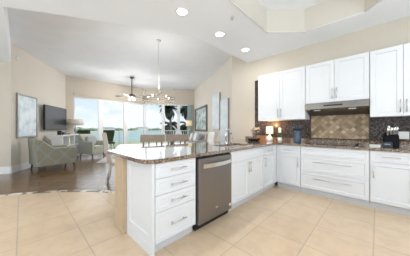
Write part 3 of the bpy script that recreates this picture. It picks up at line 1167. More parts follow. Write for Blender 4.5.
# small wooden box behind the bowl
t = thing('wooden_box', 'small reddish wooden crate on the counter left of the lit lamp', 'box', (-2.03, 4.09, CT1))
mb = MB()
mb.box(-0.13, 0.13, -0.07, 0.07, 0.0, 0.012)
for b in ((-0.13, 0.13, -0.07, -0.058), (-0.13, 0.13, 0.058, 0.07), (-0.13, -0.118, -0.058, 0.058), (0.118, 0.13, -0.058, 0.058)):
    mb.box(*b, 0.012, 0.115)
mb.build('crate', M['boxwood'], t)
mb = MB()
for i in range(5):
    mb.ball((-0.085 + i * 0.042, 0.0, 0.085), 0.033, 1, 1, 1)
mb.build('contents', M['boxwood'], t)

# knife block
KX, KY = 0.15, 3.99
t = thing('knife_block', 'black slanted knife block on the counter at the right', 'knife block', (KX, KY, CT1), 0.12)
MB().side_prism([(-0.09, 0), (0.10, 0), (0.10, 0.12), (0.03, 0.215), (-0.075, 0.165)], -0.078, 0.075).build('block', M['block'], t)
names = ['chef_knife', 'bread_knife', 'carving_knife', 'paring_knife', 'utility_knife', 'kitchen_scissors']
spots = [(-0.045, -0.058, 0.175), (-0.01, -0.050, 0.178), (0.022, -0.045, 0.18), (0.052, -0.035, 0.186), (-0.03, 0.0, 0.205), (0.012, 0.004, 0.206)]
klab = ['leftmost front knife in the black block, steel handle', 'second front knife from the left in the black block, steel handle',
        'third front knife from the left in the black block, steel handle', 'rightmost front knife in the black block, steel handle',
        'knife at the back left of the black block, steel handle', 'scissors at the back of the black block with looped handles']
rot = Matrix.Rotation(0.12, 4, 'Z')
for (x, y, z), nm, lb in zip(spots, names, klab):
    p = Vector((KX, KY, CT1)) + rot @ Vector((x, y, z))
    t = thing(nm, lb, 'scissors' if nm == 'kitchen_scissors' else 'knife', tuple(p), 0.12, 'knives in the black block')
    d = Vector((0, -0.42, 1)).normalized()
    s = 0.13
    if nm == 'kitchen_scissors':
        for q in (-1, 1):
            mb = MB()
            ring = [(q * 0.022 + 0.02 * math.cos(k * PI / 5), d.y * (0.045 + 0.03 * math.sin(k * PI / 5)), 0.045 + 0.03 * math.sin(k * PI / 5)) for k in range(11)]
            mb.tube(ring, 0.006, 6)
            mb.tube([(0, 0.002, -0.01), (q * 0.012, d.y * 0.02, 0.02)], 0.006, 6)
            mb.build('handle', M['handle_steel'], t)
    else:
        MB().tube([tuple(d * -0.004), tuple(d * 0.02), tuple(d * s * 0.6), tuple(d * s)], [0.012, 0.016, 0.014, 0.018], 8).build('handle', M['handle_steel'], t)
        MB().box(-0.011, 0.011, -0.004, 0.004, -0.05, 0.004, Matrix.Rotation(0.4, 4, 'X')).build('blade', M['steel'], t)
# small navy box in front of it
t = thing('small_box', 'small navy box with a pale band in front of the knife block', 'box', (0.105, 3.835, CT1), 0.05)
MB().rbox(-0.055, 0.055, -0.03, 0.03, 0, 0.082, 0.003, 1).build('carton', M['navy'], t)
MB().box(-0.03, 0.03, -0.0308, -0.0295, 0.045, 0.056).build('band', M['bookgrey'], t)
# white packet
t = thing('tissue_packet', 'small white packet lying on the counter left of the navy box', 'packet', (-0.03, 3.82, CT1), 0.05)
MB().rbox(-0.06, 0.06, -0.035, 0.035, 0, 0.036, 0.006, 2).build('wrapper', M['paper'], t)
MB().box(-0.045, 0.045, -0.0358, -0.034, 0.014, 0.022).build('band', M['bookgrey'], t)


# ------------------------------------------------------------------ ceiling fittings
def downlight(x, y, label, z=ZC, power=5):
    t = thing('recessed_light', label, 'ceiling light', (x, y, z), 0, 'recessed lights in the kitchen ceiling')
    MB().lathe([(0.078, -0.001), (0.098, -0.001), (0.098, -0.006), (0.080, -0.012), (0.078, -0.001)], 28).build('trim_ring', M['trim'], t)
    MB().lathe([(0, -0.006), (0.078, -0.004), (0.078, -0.001), (0, -0.001)], 28).build('lens', M['bulb_hot'], t)
    l = bpy.data.lights.new('downlight', 'AREA')
    l.shape = 'DISK'
    l.size = 0.15
    l.energy = power
    l.color = (1.0, 0.985, 0.965)
    o = bpy.data.objects.new('downlight', l)
    o.location = (0, 0, -0.014)
    o.parent = t
    COL.objects.link(o)


downlight(-2.13, 1.70, 'recessed ceiling light nearest the camera, over the near end of the peninsula')
downlight(-2.13, 2.60, 'middle one of three recessed lights in a row above the peninsula')
downlight(-2.13, 3.505, 'recessed ceiling light furthest back, closest to the range wall')
for x, y in ((0.9, 2.3), (0.9, 0.6), (-2.3, -1.2), (0.9, -1.2), (-4.6, -1.6)):  # extra fill lights added out of view, built like the recessed ones
    downlight(x, y, 'added unseen fill light with a recessed fitting, above or behind the camera')

t = thing('sprinkler_head', 'small metal sprinkler head on the white ceiling between two recessed lights', 'sprinkler', (-1.664, 2.335, ZC))
MB().lathe([(0, 0), (0.032, 0), (0.028, -0.010), (0.012, -0.014), (0.009, -0.034), (0.0, -0.034)], 14).build('cup', M['nickel'], t)
MB().lathe([(0, -0.036), (0.022, -0.036), (0.022, -0.040), (0, -0.040)], 14).build('deflector', M['nickel'], t)
mb = MB()
for s in (-1, 1):
    mb.tube([(s * 0.009, 0, -0.012), (s * 0.013, 0, -0.026), (0, 0, -0.037)], 0.0025, 5)
mb.build('arms', M['nickel'], t)

# motion sensor high on the left wall
dL = (A0 - L0).normalized()
nL = Vector((dL.y, -dL.x))
angL = math.atan2(dL.y, dL.x)
if nL.dot(Vector((1, 1))) < 0:
    nL = -nL
q = L0 + dL * 0.20 + nL * 0.0
t = thing('motion_sensor', 'small white motion sensor high on the left wall', 'sensor', (q.x, q.y, 3.10), math.atan2(nL.y, nL.x))
MB().rbox(0.0, 0.05, -0.035, 0.035, 0.0, 0.10, 0.012, 2).build('housing', M['plate'], t)
MB().rbox(0.046, 0.054, -0.022, 0.022, 0.012, 0.05, 0.003, 1).build('lens', M['paper'], t)


# ------------------------------------------------------------------ wall art and television
def at_left(s, off=0.0):
    q = L0 + dL * s + nL * off
    return (q.x, q.y)


rzL = math.atan2(dL.y, dL.x) + PI       # local +x runs from far to near, local -y into the room
if (Matrix.Rotation(rzL, 2) @ Vector((0, -1))).dot(nL) < 0:
    rzL -= PI
q = at_left(0.615, 0.002)
t = thing('framed_print', 'tall silver-framed pale blue print on the left wall', 'picture', (q[0], q[1], 0.93), rzL)
aw, ah = 0.87, 1.26
mb = MB()
for b in ((-aw / 2, -aw / 2 + 0.05, 0, ah), (aw / 2 - 0.05, aw / 2, 0, ah), (-aw / 2 + 0.05, aw / 2 - 0.05, 0, 0.05), (-aw / 2 + 0.05, aw / 2 - 0.05, ah - 0.05, ah)):
    mb.rbox(b[0], b[1], -0.045, 0, b[2], b[3], 0.006, 1)
mb.build('frame', M['silver'], t)
MB().box(-aw / 2 + 0.05, aw / 2 - 0.05, -0.028, -0.018, 0.05, ah - 0.05).build('print', M['art_left'], t)

# TV on a swivel mount
p0, p1 = Vector((-8.03, 0.56)), Vector((-9.33, 1.325))
pm = (p0 + p1) / 2
rzT = math.atan2(p0.y - p1.y, p0.x - p1.x)
if (Matrix.Rotation(rzT, 2) @ Vector((0, -1))).dot(nL) < 0:
    rzT += PI
t = thing('television', 'large black flat television hung on the left wall above the white console', 'television', (pm.x, pm.y, 1.155), rzT)
MB().rbox(-0.755, 0.755, 0.0, 0.05, 0, 0.86, 0.006, 1).build('housing', M['black'], t)
MB().box(-0.742, 0.742, -0.003, 0.001, 0.018, 0.848).build('screen', M['screen'], t)
MB().box(-0.2, 0.2, 0.05, 0.112, 0.25, 0.60).build('wall_mount', M['black'], t)

dR = (C0 - D0).normalized()
nR = Vector((dR.y, -dR.x))
if nR.dot(Vector((-1, -1))) < 0:
    nR = -nR
rzR = math.atan2(-dR.y, -dR.x)
if (Matrix.Rotation(rzR, 2) @ Vector((0, -1))).dot(nR) < 0:
    rzR += PI


def at_right(d, off=0.0):
    """point d metres from the far corner along the right wall"""
    q = C0 - dR * d + nR * off
    return (q.x, q.y)


q = at_right(1.45, 0.003)
t = thing('framed_landscape', 'large dark-framed landscape picture on the far right wall above the sofa', 'picture', (q[0], q[1], 1.06), rzR)
aw, ah = 2.25, 1.25
mb = MB()
for b in ((-aw / 2, -aw / 2 + 0.13, 0, ah), (aw / 2 - 0.13, aw / 2, 0, ah), (-aw / 2 + 0.13, aw / 2 - 0.13, 0, 0.10), (-aw / 2 + 0.13, aw / 2 - 0.13, ah - 0.10, ah)):
    mb.rbox(b[0], b[1], -0.05, 0, b[2], b[3], 0.01, 1)
mb.build('frame', M['brownframe'], t)
MB().box(-aw / 2 + 0.13, aw / 2 - 0.13, -0.025, -0.01, 0.10, ah - 0.10).build('print', M['art_land'], t)
for d0, wd, z0, z1, off, lb in ((3.80, 0.76, 1.17, 2.55, 0.0, 'higher of two pale blue canvases on the right wall, nearer the sofa'),
                                (4.62, 0.64, 0.78, 2.22, 0.0, 'lower of two pale blue canvases on the right wall, nearer the kitchen')):
    q = at_right(d0, 0.003)
    t = thing('canvas_painting', lb, 'painting', (q[0], q[1], z0), rzR, 'pair of pale blue canvases')
    MB().box(-wd / 2, wd / 2, -0.062, 0, 0, z1 - z0).build('stretcher', M['canvas_edge'], t)
    MB().box(-wd / 2, wd / 2, -0.065, -0.0625, 0, z1 - z0).build('painted_face', M['art_canvas'], t)


# ------------------------------------------------------------------ console, things on it
q = at_left(2.19, 0.08)
cw, cdp, ch = 1.52, 0.50, 0.97
t = thing('console_cabinet', 'white open-fronted console cabinet under the television', 'console', (q[0], q[1], 0), rzL)
mb = MB()
mb.box(-cw / 2, cw / 2, -cdp, 0, ch - 0.04, ch)
mb.build('top', M['furn_white'], t)
mb = MB()
mb.box(-cw / 2 + 0.01, cw / 2 - 0.01, -0.02, 0, 0.08, ch - 0.041)
for x in (-cw / 2 + 0.01, -cw / 6, cw / 6 - 0.03, cw / 2 - 0.04):
    mb.box(x, x + 0.03, -cdp + 0.02, -0.02, 0.08, ch - 0.041)
mb.box(-cw / 2 + 0.04, cw / 2 - 0.04, -cdp + 0.02, -0.02, 0.08, 0.11)
mb.build('body', M['furn_white'], t)
MB().box(-cw / 2 + 0.041, cw / 2 - 0.041, -cdp + 0.03, -0.021, 0.54, 0.565).build('shelf', M['furn_white'], t)
for sx in (-cw / 2 + 0.02, cw / 2 - 0.07):
    for sy in (-cdp + 0.02, -0.07):
        MB().box(sx, sx + 0.05, sy, sy + 0.05, 0, 0.079).build('leg', M['furn_white'], t)
mL4 = Matrix.Translation((q[0], q[1], 0)) @ Matrix.Rotation(rzL, 4, 'Z')
# books on the upper shelf
bw = [0.045, 0.035, 0.05, 0.04, 0.03, 0.045]
first = None
blabs = []
for bay in range(3):
    x = (-cw / 2 + 0.055, -cw / 6 + 0.045, cw / 6 + 0.02)[bay]
    nb = (5, 6, 5)[bay]
    for k in range(nb):
        wdt = bw[(k + bay) % 6]
        hgt = 0.26 + 0.07 * ((k * 7 + bay * 3) % 5) / 4
        o = MB().box(0, wdt - 0.003, -0.22, 0, 0, min(hgt, 0.33))
        mat = (M['bookpale'], M['bookgrey'], M['paper'])[(k + bay) % 3]
        p = mL4 @ Vector((x, -0.18, 0.5651))
        bo = thing('book', 'upright pale or grey book on the open shelf of the white console', 'book', p, rzL, 'books on the console shelf')
        o.build('cover', mat, bo)
        x += wdt + (0.0 if k != 2 else 0.03)
for x, wd, hg, mat, nm, lb, cat in ((-0.28, 0.20, 0.10, M['navy'], 'storage_box', 'small dark blue box on the console below the television', 'box'),
                                    (-0.52, 0.09, 0.15, M['black'], 'desk_clock', 'small black upright clock at the near end of the console', 'clock'),
                                    (0.02, 0.22, 0.06, M['bookgrey'], 'media_player', 'low grey box in the middle of the console top', 'media player')):
    p = mL4 @ Vector((x, -0.30, ch))
    bt = thing(nm, lb, cat, p, rzL)
    MB().rbox(-wd / 2, wd / 2, -0.06, 0.06, 0, hg, 0.01, 2).build('case', mat, bt)
    MB().box(-wd / 2 + 0.015, wd / 2 - 0.015, -0.0615, -0.059, 0.015, hg - 0.015).build('face', M['screen'] if mat is not M['bookgrey'] else M['black'], bt)
# console lamp
p = mL4 @ Vector((0.60, -0.385, ch))
t = thing('table_lamp', 'table lamp with a wide beige drum shade on the far end of the console', 'lamp', p)
MB().lathe([(0, 0), (0.08, 0), (0.08, 0.018), (0.02, 0.03), (0.045, 0.09), (0.06, 0.16), (0.04, 0.24), (0.015, 0.28), (0.01, 0.38), (0, 0.38)], 20).build('base', M['silver'], t)
MB().lathe([(0.275, 0.375), (0.285, 0.375), (0.262, 0.625), (0.252, 0.625), (0.275, 0.375)], 28).build('lamp_shade', M['shade_beige'], t)
MB().tube([(0, 0, 0.38), (0, 0, 0.60)], 0.006, 6).build('harp', M['nickel'], t)


# ------------------------------------------------------------------ armchairs, sofa
def armchair(name, label, loc, rz, body_mat, cushion_mat, wdt=0.80, dep=0.84, back_h=0.92, arm_h=0.66, leg=0.16, pattern=True):
    """faces local -y ; origin at the floor centre"""
    t = thing(name, label, 'armchair', loc, rz)
    hw, hd = wdt / 2, dep / 2
    MB().rbox(-hw + 0.10, hw - 0.10, -hd + 0.02, hd - 0.12, leg, 0.36, 0.02, 2).build('seat_base', body_mat, t)
    MB().cushion(-hw + 0.115, hw - 0.115, -hd + 0.01, hd - 0.19, 0.345, 0.49, 0.2).build('seat_cushion', cushion_mat, t)
    # back, slightly raked with a rolled top
    prof = [(hd - 0.16, leg), (hd - 0.02, leg), (hd + 0.03, back_h - 0.05), (hd + 0.015, back_h), (hd - 0.04, back_h + 0.012), (hd - 0.09, back_h - 0.03), (hd - 0.20, 0.42)]
    MB().side_prism(prof, -hw + 0.02, hw - 0.02).build('backrest', body_mat, t)
    # sloping arms: high at the back, falling in a curve to the arm, level to the front
    for s in (-1, 1):
        top = []
        for k in range(13):
            u = k / 12
            y = hd - u * dep
            e = min(1, max(0, (u - 0.04) / 0.38))
            e = e * e * (3 - 2 * e)
            top.append((y, back_h - 0.02 - (back_h - 0.02 - arm_h) * e))
        prof = [(-hd, leg), (hd, leg)] + top
        xa, xb = (hw - 0.11, hw) if s > 0 else (-hw, -hw + 0.11)
        o = MB().side_prism(prof, xa, xb).build('arm', body_mat, t)
        bv = o.modifiers.new('soft', 'BEVEL')
        bv.width = 0.025
        bv.segments = 3
        bv.limit_method = 'ANGLE'
        pp = MB()
        pp.tube([((xa + xb) / 2 + s * 0.03, y, z + 0.004) for y, z in top], 0.018, 6)
        pp.build('piping', M['sage'], o)
    for sx in (-1, 1):
        for sy in (-1, 1):
            MB().tube([(sx * (hw - 0.07), sy * (hd - 0.07), leg + 0.01), (sx * (hw - 0.05), sy * (hd - 0.04), 0)], [0.028, 0.018], 8).build('leg', M['darkwood'], t)
    return t


def pillow(name, label, loc, rot, mat, s=0.42, grp=None):
    o = MB().cushion(-s / 2, s / 2, -0.065, 0.065, -s / 2, s / 2, 0.42).build(name, mat)
    o.location = loc
    o.rotation_euler = rot
    return tag(o, label, 'pillow', grp)


# near, patterned armchair: its back towards the camera, facing the far windows
AR = PI + 0.15
armchair('armchair', 'patterned sage and tan armchair nearest the camera with its back turned', (-7.02, 0.68, 0), AR, M['lattice'], M['sage'], 0.88, 0.92, 0.92, 0.64)
mp_ = Matrix.Translation((-7.02, 0.68, 0)) @ Matrix.Rotation(AR, 4, 'Z')
p = mp_ @ Vector((0.02, 0.12, 0.70))
pillow('throw_pillow', 'tan throw pillow on the patterned armchair', p, (-0.25, 0, AR), M['lattice'], 0.44)
# far, plain sage armchair in the corner by the sliding doors
FR = 2.42
armchair('armchair', 'pale sage armchair in the corner by the sliding doors', (-8.73, 2.12, 0), FR - 0.32, M['sage'], M['sage'], 0.70, 0.70, 0.96, 0.66)
p = Matrix.Translation((-8.73, 2.12, 0)) @ Matrix.Rotation(FR - 0.32, 4, 'Z') @ Vector((0.0, 0.08, 0.69))
pillow('throw_pillow', 'blue grey throw pillow on the pale armchair by the sliding doors', p, (-0.28, 0, FR - 0.32), M['pillow_grey'], 0.40)

# rug
t = MB().rbox(-1.5, 1.5, -1.0, 1.0, 0.0, 0.012, 0.004, 1).build('area_rug', M['rug'])
t.location = (-7.15, 3.6, 0)
t.rotation_euler = (0, 0, 1.05)
tag(t, 'pale grey rug on the living room floor by the sliding doors', 'rug')

# sofa along the right wall
q = at_right(2.05, 0.10)
t = thing('sofa', 'warm grey sofa against the right wall under the landscape picture', 'sofa', (q[0], q[1], 0), rzR)
sw = 2.3
MB().rbox(-sw / 2 + 0.18, sw / 2 - 0.18, -0.90, -0.02, 0.12, 0.40, 0.02, 2).build('seat_base', M['greyfab'], t)
MB().side_prism([(-0.24, 0.12), (0.0, 0.12), (0.02, 0.92), (-0.04, 0.96), (-0.14, 0.95), (-0.26, 0.42)], -sw / 2 + 0.02, sw / 2 - 0.02).build('backrest', M['greyfab'], t)
for s in (-1, 1):
    MB().rbox(min(s * (sw / 2), s * (sw / 2 - 0.2)), max(s * (sw / 2), s * (sw / 2 - 0.2)), -0.92, 0.0, 0.12, 0.70, 0.05, 3).build('arm', M['greyfab'], t)
for k in range(2):
    x0 = -sw / 2 + 0.21 + k * (sw / 2 - 0.21)
    MB().cushion(x0, x0 + sw / 2 - 0.22, -0.93, -0.20, 0.39, 0.54, 0.2).build('seat_cushion', M['greyfab'], t)
for sx in (-1, 1):
    for y in (-0.85, -0.08):
        MB().tube([(sx * (sw / 2 - 0.1), y, 0.13), (sx * (sw / 2 - 0.1), y, 0)], 0.025, 8).build('leg', M['darkwood'], t)
mS = Matrix.Translation((q[0], q[1], 0)) @ Matrix.Rotation(rzR, 4, 'Z')
for x, mat, lb, z in ((-0.72, M['pillow_white'], 'white pillow at the far end of the grey sofa', 0.78), (-0.35, M['pillow_grey'], 'blue grey pillow left of middle on the grey sofa', 0.80),
                      (0.15, M['pillow_white'], 'white pillow right of middle on the grey sofa', 0.79), (0.62, M['pillow_grey'], 'blue grey pillow at the near end of the grey sofa', 0.78)):
    pillow('throw_pillow', lb, mS @ Vector((x, -0.37, z)), (-0.30, 0.12 * (1 if x > 0 else -1), rzR), mat, 0.40, 'pillows on the grey sofa')

# side table with lamp in the far corner
q = at_right(0.48, 0.42)
t = thing('side_table', 'small dark round side table in the far right corner', 'side table', (q[0], q[1], 0))
MB().lathe([(0, 0.60), (0.24, 0.60), (0.24, 0.63), (0, 0.63)], 24).build('tabletop', M['darkwood'], t)
MB().lathe([(0, 0), (0.16, 0), (0.15, 0.02), (0.03, 0.05), (0.025, 0.60), (0, 0.60)], 16).build('pedestal', M['darkwood'], t)
t = thing('table_lamp', 'slim lamp with a warm cream shade on the side table in the far right corner', 'lamp', (q[0], q[1], 0.63))
MB().lathe([(0, 0), (0.07, 0), (0.07, 0.015), (0.012, 0.03), (0.03, 0.2), (0.04, 0.42), (0.012, 0.55), (0.008, 0.75), (0, 0.75)], 18).build('base', M['champagne'], t)
MB().lathe([(0.185, 0.72), (0.19, 0.72), (0.165, 1.02), (0.16, 1.02), (0.185, 0.72)], 26).build('lamp_shade', M['shade_gold'], t)

# drape at the right end of the glazing
mb = MB()
prof = []
Nn = 25
m2 = Matrix(((eBC.x, eBC.y, 0, B0.x), (eBC.y, -eBC.x, 0, B0.y), (0, 0, 1, 0), (0, 0, 0, 1)))
pts = []
for k in range(Nn):
    s = 2.44 + 0.30 * k / (Nn - 1)
    pts.append((s, 0.10 + 0.022 * math.sin(k * 1.3)))
back = [(a, b + 0.006) for a, b in reversed(pts)]
t2 = bmesh.new()
ring = pts + back
va = [t2.verts.new((a, b, 0.02)) for a, b in ring]
vb = [t2.verts.new((a, b, 2.60)) for a, b in ring]
for i in range(len(ring)):
    t2.faces.new((va[i], va[(i + 1) % len(ring)], vb[(i + 1) % len(ring)], vb[i]))
t2.faces.new(va)
t2.faces.new(vb)
mb.merge(t2, m2)
tag(mb.build('curtain', M['curtain']), 'narrow pale teal drape at the right end of the windows', 'curtain')

# ------------------------------------------------------------------ dining set
TC = Vector((-4.22, 2.68))
TC0 = Vector((-3.95, 2.56))
tn = Vector((0.405, 0.914)).normalized()
rzT2 = math.atan2(tn.y, tn.x)
t = thing('dining_table', 'white dining table behind the peninsula', 'table', (TC.x, TC.y, 0), rzT2)
MB().rbox(-1.10, 1.10, -0.50, 0.50, 0.725, 0.76, 0.008, 2).build('tabletop', M['tabletop'], t)
for s in (-1, 1):
    MB().rbox(s * 0.65 - 0.05, s * 0.65 + 0.05, -0.30, 0.30, 0.06, 0.724, 0.01, 1).build('pedestal', M['greywood'], t)
    MB().rbox(s * 0.65 - 0.07, s * 0.65 + 0.07, -0.38, 0.38, 0.0, 0.06, 0.01, 1).build('foot', M['greywood'], t)
MB().box(-0.60, 0.60, -0.03, 0.03, 0.20, 0.30).build('stretcher', M['greywood'], t)
t = thing('centerpiece_bowl', 'dark footed bowl in the middle of the dining table', 'bowl', (TC.x + 0.12, TC.y + 0.25, 0.76))
MB().lathe([(0, 0), (0.07, 0), (0.06, 0.02), (0.02, 0.05), (0.025, 0.12), (0.09, 0.2), (0.13, 0.27), (0.122, 0.27), (0.08, 0.21), (0, 0.15)], 22).build('bowl', M['black'], t)


def wood_chair(label, loc, rz):
    """slat-back wooden chair facing local -y"""
    t = thing('dining_chair', label, 'chair', loc, rz, 'dining chairs around the white table')
    MB().cushion(-0.23, 0.23, -0.22, 0.22, 0.43, 0.50, 0.2).build('seat', M['cream'], t)
    mb = MB()
    mb.box(-0.22, 0.22, -0.21, 0.21, 0.38, 0.43)
    mb.build('seat_frame', M['greywood'], t)
    for s in (-1, 1):
        MB().tube([(s * 0.20, 0.20, 0.43), (s * 0.20, 0.23, 0.75), (s * 0.205, 0.285, 1.04)], 0.021, 8).build('back_post', M['greywood'], t)
        MB().tube([(s * 0.20, -0.19, 0.40), (s * 0.20, -0.19, 0)], [0.022, 0.016], 8).build('leg', M['greywood'], t)
        MB().tube([(s * 0.20, 0.19, 0.40), (s * 0.20, 0.23, 0)], [0.022, 0.016], 8).build('leg', M['greywood'], t)
        MB().tube([(s * 0.085, 0.20, 0.43), (s * 0.085, 0.272, 0.95)], 0.016, 6).build('back_slat', M['greywood'], t)
    # broad curved top rail
    mb = MB()
    Nn = 9
    fr, bk = [], []
    for k in range(Nn):
        u = -1 + 2 * k / (Nn - 1)
        x = u * 0.27
        y = 0.27 + 0.03 * (1 - u * u)
        fr.append((x, y - 0.016))
        bk.append((x, y + 0.016))
    a = [mb.verts([(x, y, z + (0.02 * (y - 0.27) if 0 else 0)) for x, y in fr + bk[::-1]]) for z in (0.895, 1.06)]
    n = len(a[0])
    for i in range(n):
        mb.bm.faces.new((a[0][i], a[0][(i + 1) % n], a[1][(i + 1) % n], a[1][i]))
    mb.bm.faces.new(a[0])
    mb.bm.faces.new(a[1])
    mb.build('top_rail', M['greywood'], t)
    return t


def soft_chair(label, loc, rz):
    """upholstered end chair facing local -y"""
    t = thing('dining_chair', label, 'chair', loc, rz, 'dining chairs around the white table')
    MB().cushion(-0.24, 0.24, -0.24, 0.23, 0.43, 0.53, 0.2).build('seat', M['cream'], t)
    MB().box(-0.22, 0.22, -0.22, 0.22, 0.38, 0.43).build('seat_frame', M['tanwood'], t)
    sh = Matrix.Translation((0, 0.22, 0.50)) @ Matrix.Rotation(-0.16, 4, 'X')
    MB().cushion(-0.23, 0.23, -0.04, 0.04, 0.0, 0.60, 0.12, sh).build('backrest', M['cream'], t)
    for s in (-1, 1):
        MB().box(s * 0.238 - 0.012, s * 0.238 + 0.012, -0.035, 0.045, -0.05, 0.61, sh).build('back_post', M['tanwood'], t)
    for s in (-1, 1):
        MB().tube([(s * 0.205, -0.19, 0.40), (s * 0.205, -0.20, 0)], [0.024, 0.016], 8).build('leg', M['tanwood'], t)
        MB().tube([(s * 0.205, 0.19, 0.42), (s * 0.205, 0.21, 0.2), (s * 0.205, 0.26, 0)], [0.024, 0.02, 0.016], 8).build('leg', M['tanwood'], t)
    return t


tw = Vector((-tn.y, tn.x))            # away from the kitchen
face_away = math.atan2(tw.y, tw.x) + PI / 2
for k, lb in ((-0.32, 'left of the two weathered wood chairs with their backs to the peninsula'), (0.24, 'right of the two weathered wood chairs with their backs to the peninsula')):
    c = TC - tw * 0.46 + tn * k
    wood_chair(lb, (c.x, c.y, 0), face_away)
c = TC0 - tn * 1.02 - tw * 0.08
soft_chair('cream upholstered chair at the left end of the dining table', (c.x, c.y, 0), math.atan2(tn.y, tn.x) + PI / 2 + 0.12)
c = TC0 + tn * 1.11 + tw * 0.12
soft_chair('cream upholstered chair at the right end of the dining table', (c.x, c.y, 0), math.atan2(-tn.y, -tn.x) + PI / 2)

# ------------------------------------------------------------------ chandelier
t = thing('chandelier', 'round ring chandelier with glowing bulbs and crystals above the dining table', 'chandelier', (-4.10, 2.50, 0))
zr = 1.985
MB().lathe([(0, ZL), (0.06, ZL), (0.055, ZL - 0.02), (0.015, ZL - 0.035), (0, ZL - 0.035)], 18).build('ceiling_cap', M['nickel'], t)
mb = MB()
zz = ZL - 0.03
while zz > 2.30:
    mb.tube([(0, 0, zz), (0, 0, zz - 0.03)], 0.008, 6)
    mb.tube([(0, 0, zz - 0.025), (0, 0, zz - 0.05)], 0.004, 5)
    zz -= 0.045
mb.build('chain', M['nickel'], t)
mb = MB()
for rr, z0 in ((0.42, zr), (0.42, zr - 0.05)):
    ring = [(rr * math.cos(2 * PI * k / 40), rr * math.sin(2 * PI * k / 40), z0) for k in range(41)]
    mb.tube(ring, 0.010, 6, False)
mb.build('ring', M['champagne'], t)
mb = MB()
for k in range(6):
    a = 2 * PI * k / 6 + 0.4
    mb.tube([(0.42 * math.cos(a), 0.42 * math.sin(a), zr + 0.005), (0.1 * math.cos(a), 0.1 * math.sin(a), zr - 0.02), (0, 0, zr + 0.02)], 0.006, 6)
mb.tube([(0, 0, 2.32), (-0.01, 0.01, 2.2), (0.05, 0.06, 2.14), (-0.04, -0.03, 2.08), (0.0, 0.0, zr - 0.03)], 0.014, 8)
mb.build('stem', M['champagne'], t)
for a in (PHI, PHI + PI):
    x, y = 0.40 * math.cos(a), 0.40 * math.sin(a)
    MB().tube([(x, y, zr - 0.05), (x, y, zr + 0.26)], 0.006, 6).build('upright', M['champagne'], t)
for k in range(5):
    a = 2 * PI * k / 5 + 0.15
    x, y = 0.28 * math.cos(a), 0.28 * math.sin(a)
    o = MB().lathe([(0, 0), (0.016, 0), (0.016, 0.04), (0, 0.04)], 10, x, y, zr - 0.03).build('bulb_holder', M['champagne'], t)
    MB().lathe([(0, 0.04), (0.018, 0.045), (0.023, 0.062), (0.017, 0.08), (0, 0.088)], 12, x, y, zr - 0.03).build('bulb', M['bulb'], o)
mb = MB()
for k in range(16):
    a = 2 * PI * k / 16
    L = 0.05 + 0.05 * (k % 3) / 2
    x, y = 0.36 * math.cos(a), 0.36 * math.sin(a)
    mb.lathe([(0, 0), (0.010, -L * 0.6), (0, -L)], 6, x, y, zr - 0.06)
gm = bpy.data.materials.new('crystal')
gm.use_nodes = True
gb = gm.node_tree.nodes['Principled BSDF']
gb.inputs['Base Color'].default_value = (0.95, 0.95, 0.95, 1)
gb.inputs['Transmission Weight'].default_value = 0.7
gb.inputs['Roughness'].default_value = 0.05
mb.build('crystals', gm, t)['kind'] = 'stuff'
l = bpy.data.lights.new('chandelier_glow', 'POINT')
l.energy = 15
l.color = (1.0, 0.98, 0.96)
l.shadow_soft_size = 0.25
o = bpy.data.objects.new('chandelier_glow', l)
o.location = (0, 0, zr + 0.36)
o.parent = t
COL.objects.link(o)

# ceiling fan
t = thing('ceiling_fan', 'ceiling fan with lit glass shades over the living room', 'ceiling fan', (-7.90, 3.45, 0))
MB().lathe([(0, ZL), (0.085, ZL), (0.07, ZL - 0.05), (0.02, ZL - 0.08), (0, ZL - 0.08)], 18).build('canopy', M['fan'], t)
MB().tube([(0, 0, ZL - 0.06), (0, 0, 2.74)], 0.020, 10).build('downrod', M['fan'], t)
MB().lathe([(0, 2.76), (0.05, 2.75), (0.13, 2.71), (0.15, 2.66), (0.13, 2.62), (0.06, 2.60), (0.05, 2.55), (0, 2.55)], 24).build('motor', M['fan'], t)
for k in range(5):
    a = 2 * PI * k / 5 + 0.30
    m_ = Matrix.Rotation(a, 4, 'Z') @ Matrix.Translation((0, 0, 2.63)) @ Matrix.Rotation(0.2, 4, 'X')
    o = MB().prism([(0.24, -0.05), (0.62, -0.075), (0.68, -0.05), (0.68, 0.05), (0.62, 0.075), (0.24, 0.05)], -0.005, 0.005)
    bmesh.ops.transform(o.bm, matrix=m_, verts=o.bm.verts)
    o = o.build('blade', M['fan_blade'], t)
    o2 = MB().box(0.10, 0.28, -0.02, 0.02, -0.012, -0.005, m_).build('blade_arm', M['fan'], o)
for k in range(4):
    a = 2 * PI * k / 4 + 0.5
    x, y = 0.13 * math.cos(a), 0.13 * math.sin(a)
    o = MB().tube([(0.03 * math.cos(a), 0.03 * math.sin(a), 2.57), (x, y, 2.56)], 0.01, 6).build('light_arm', M['fan'], t)
    MB().lathe([(0.02, 0), (0.038, -0.03), (0.048, -0.075), (0.0, -0.08)], 14, x, y, 2.565).build('glass_shade', M['frosted'], o)
l = bpy.data.lights.new('fan_glow', 'POINT')
l.energy = 60
l.color = (1.0, 0.98, 0.96)
l.shadow_soft_size = 0.2
o = bpy.data.objects.new('fan_glow', l)
o.location = (0, 0, 2.33)
o.parent = t
COL.objects.link(o)

# ------------------------------------------------------------------ lanai and the view
dk = [(-9.81, -3.0), (-9.81, 5.03), (-7.95, 7.35), (-5.6, 10.3), (-7.3, 11.6), (-12.1, 6.3), (-12.1, -3.0)]
o = struct('floor_lanai', MB().prism(dk, -0.12, -0.02), M['deck'])


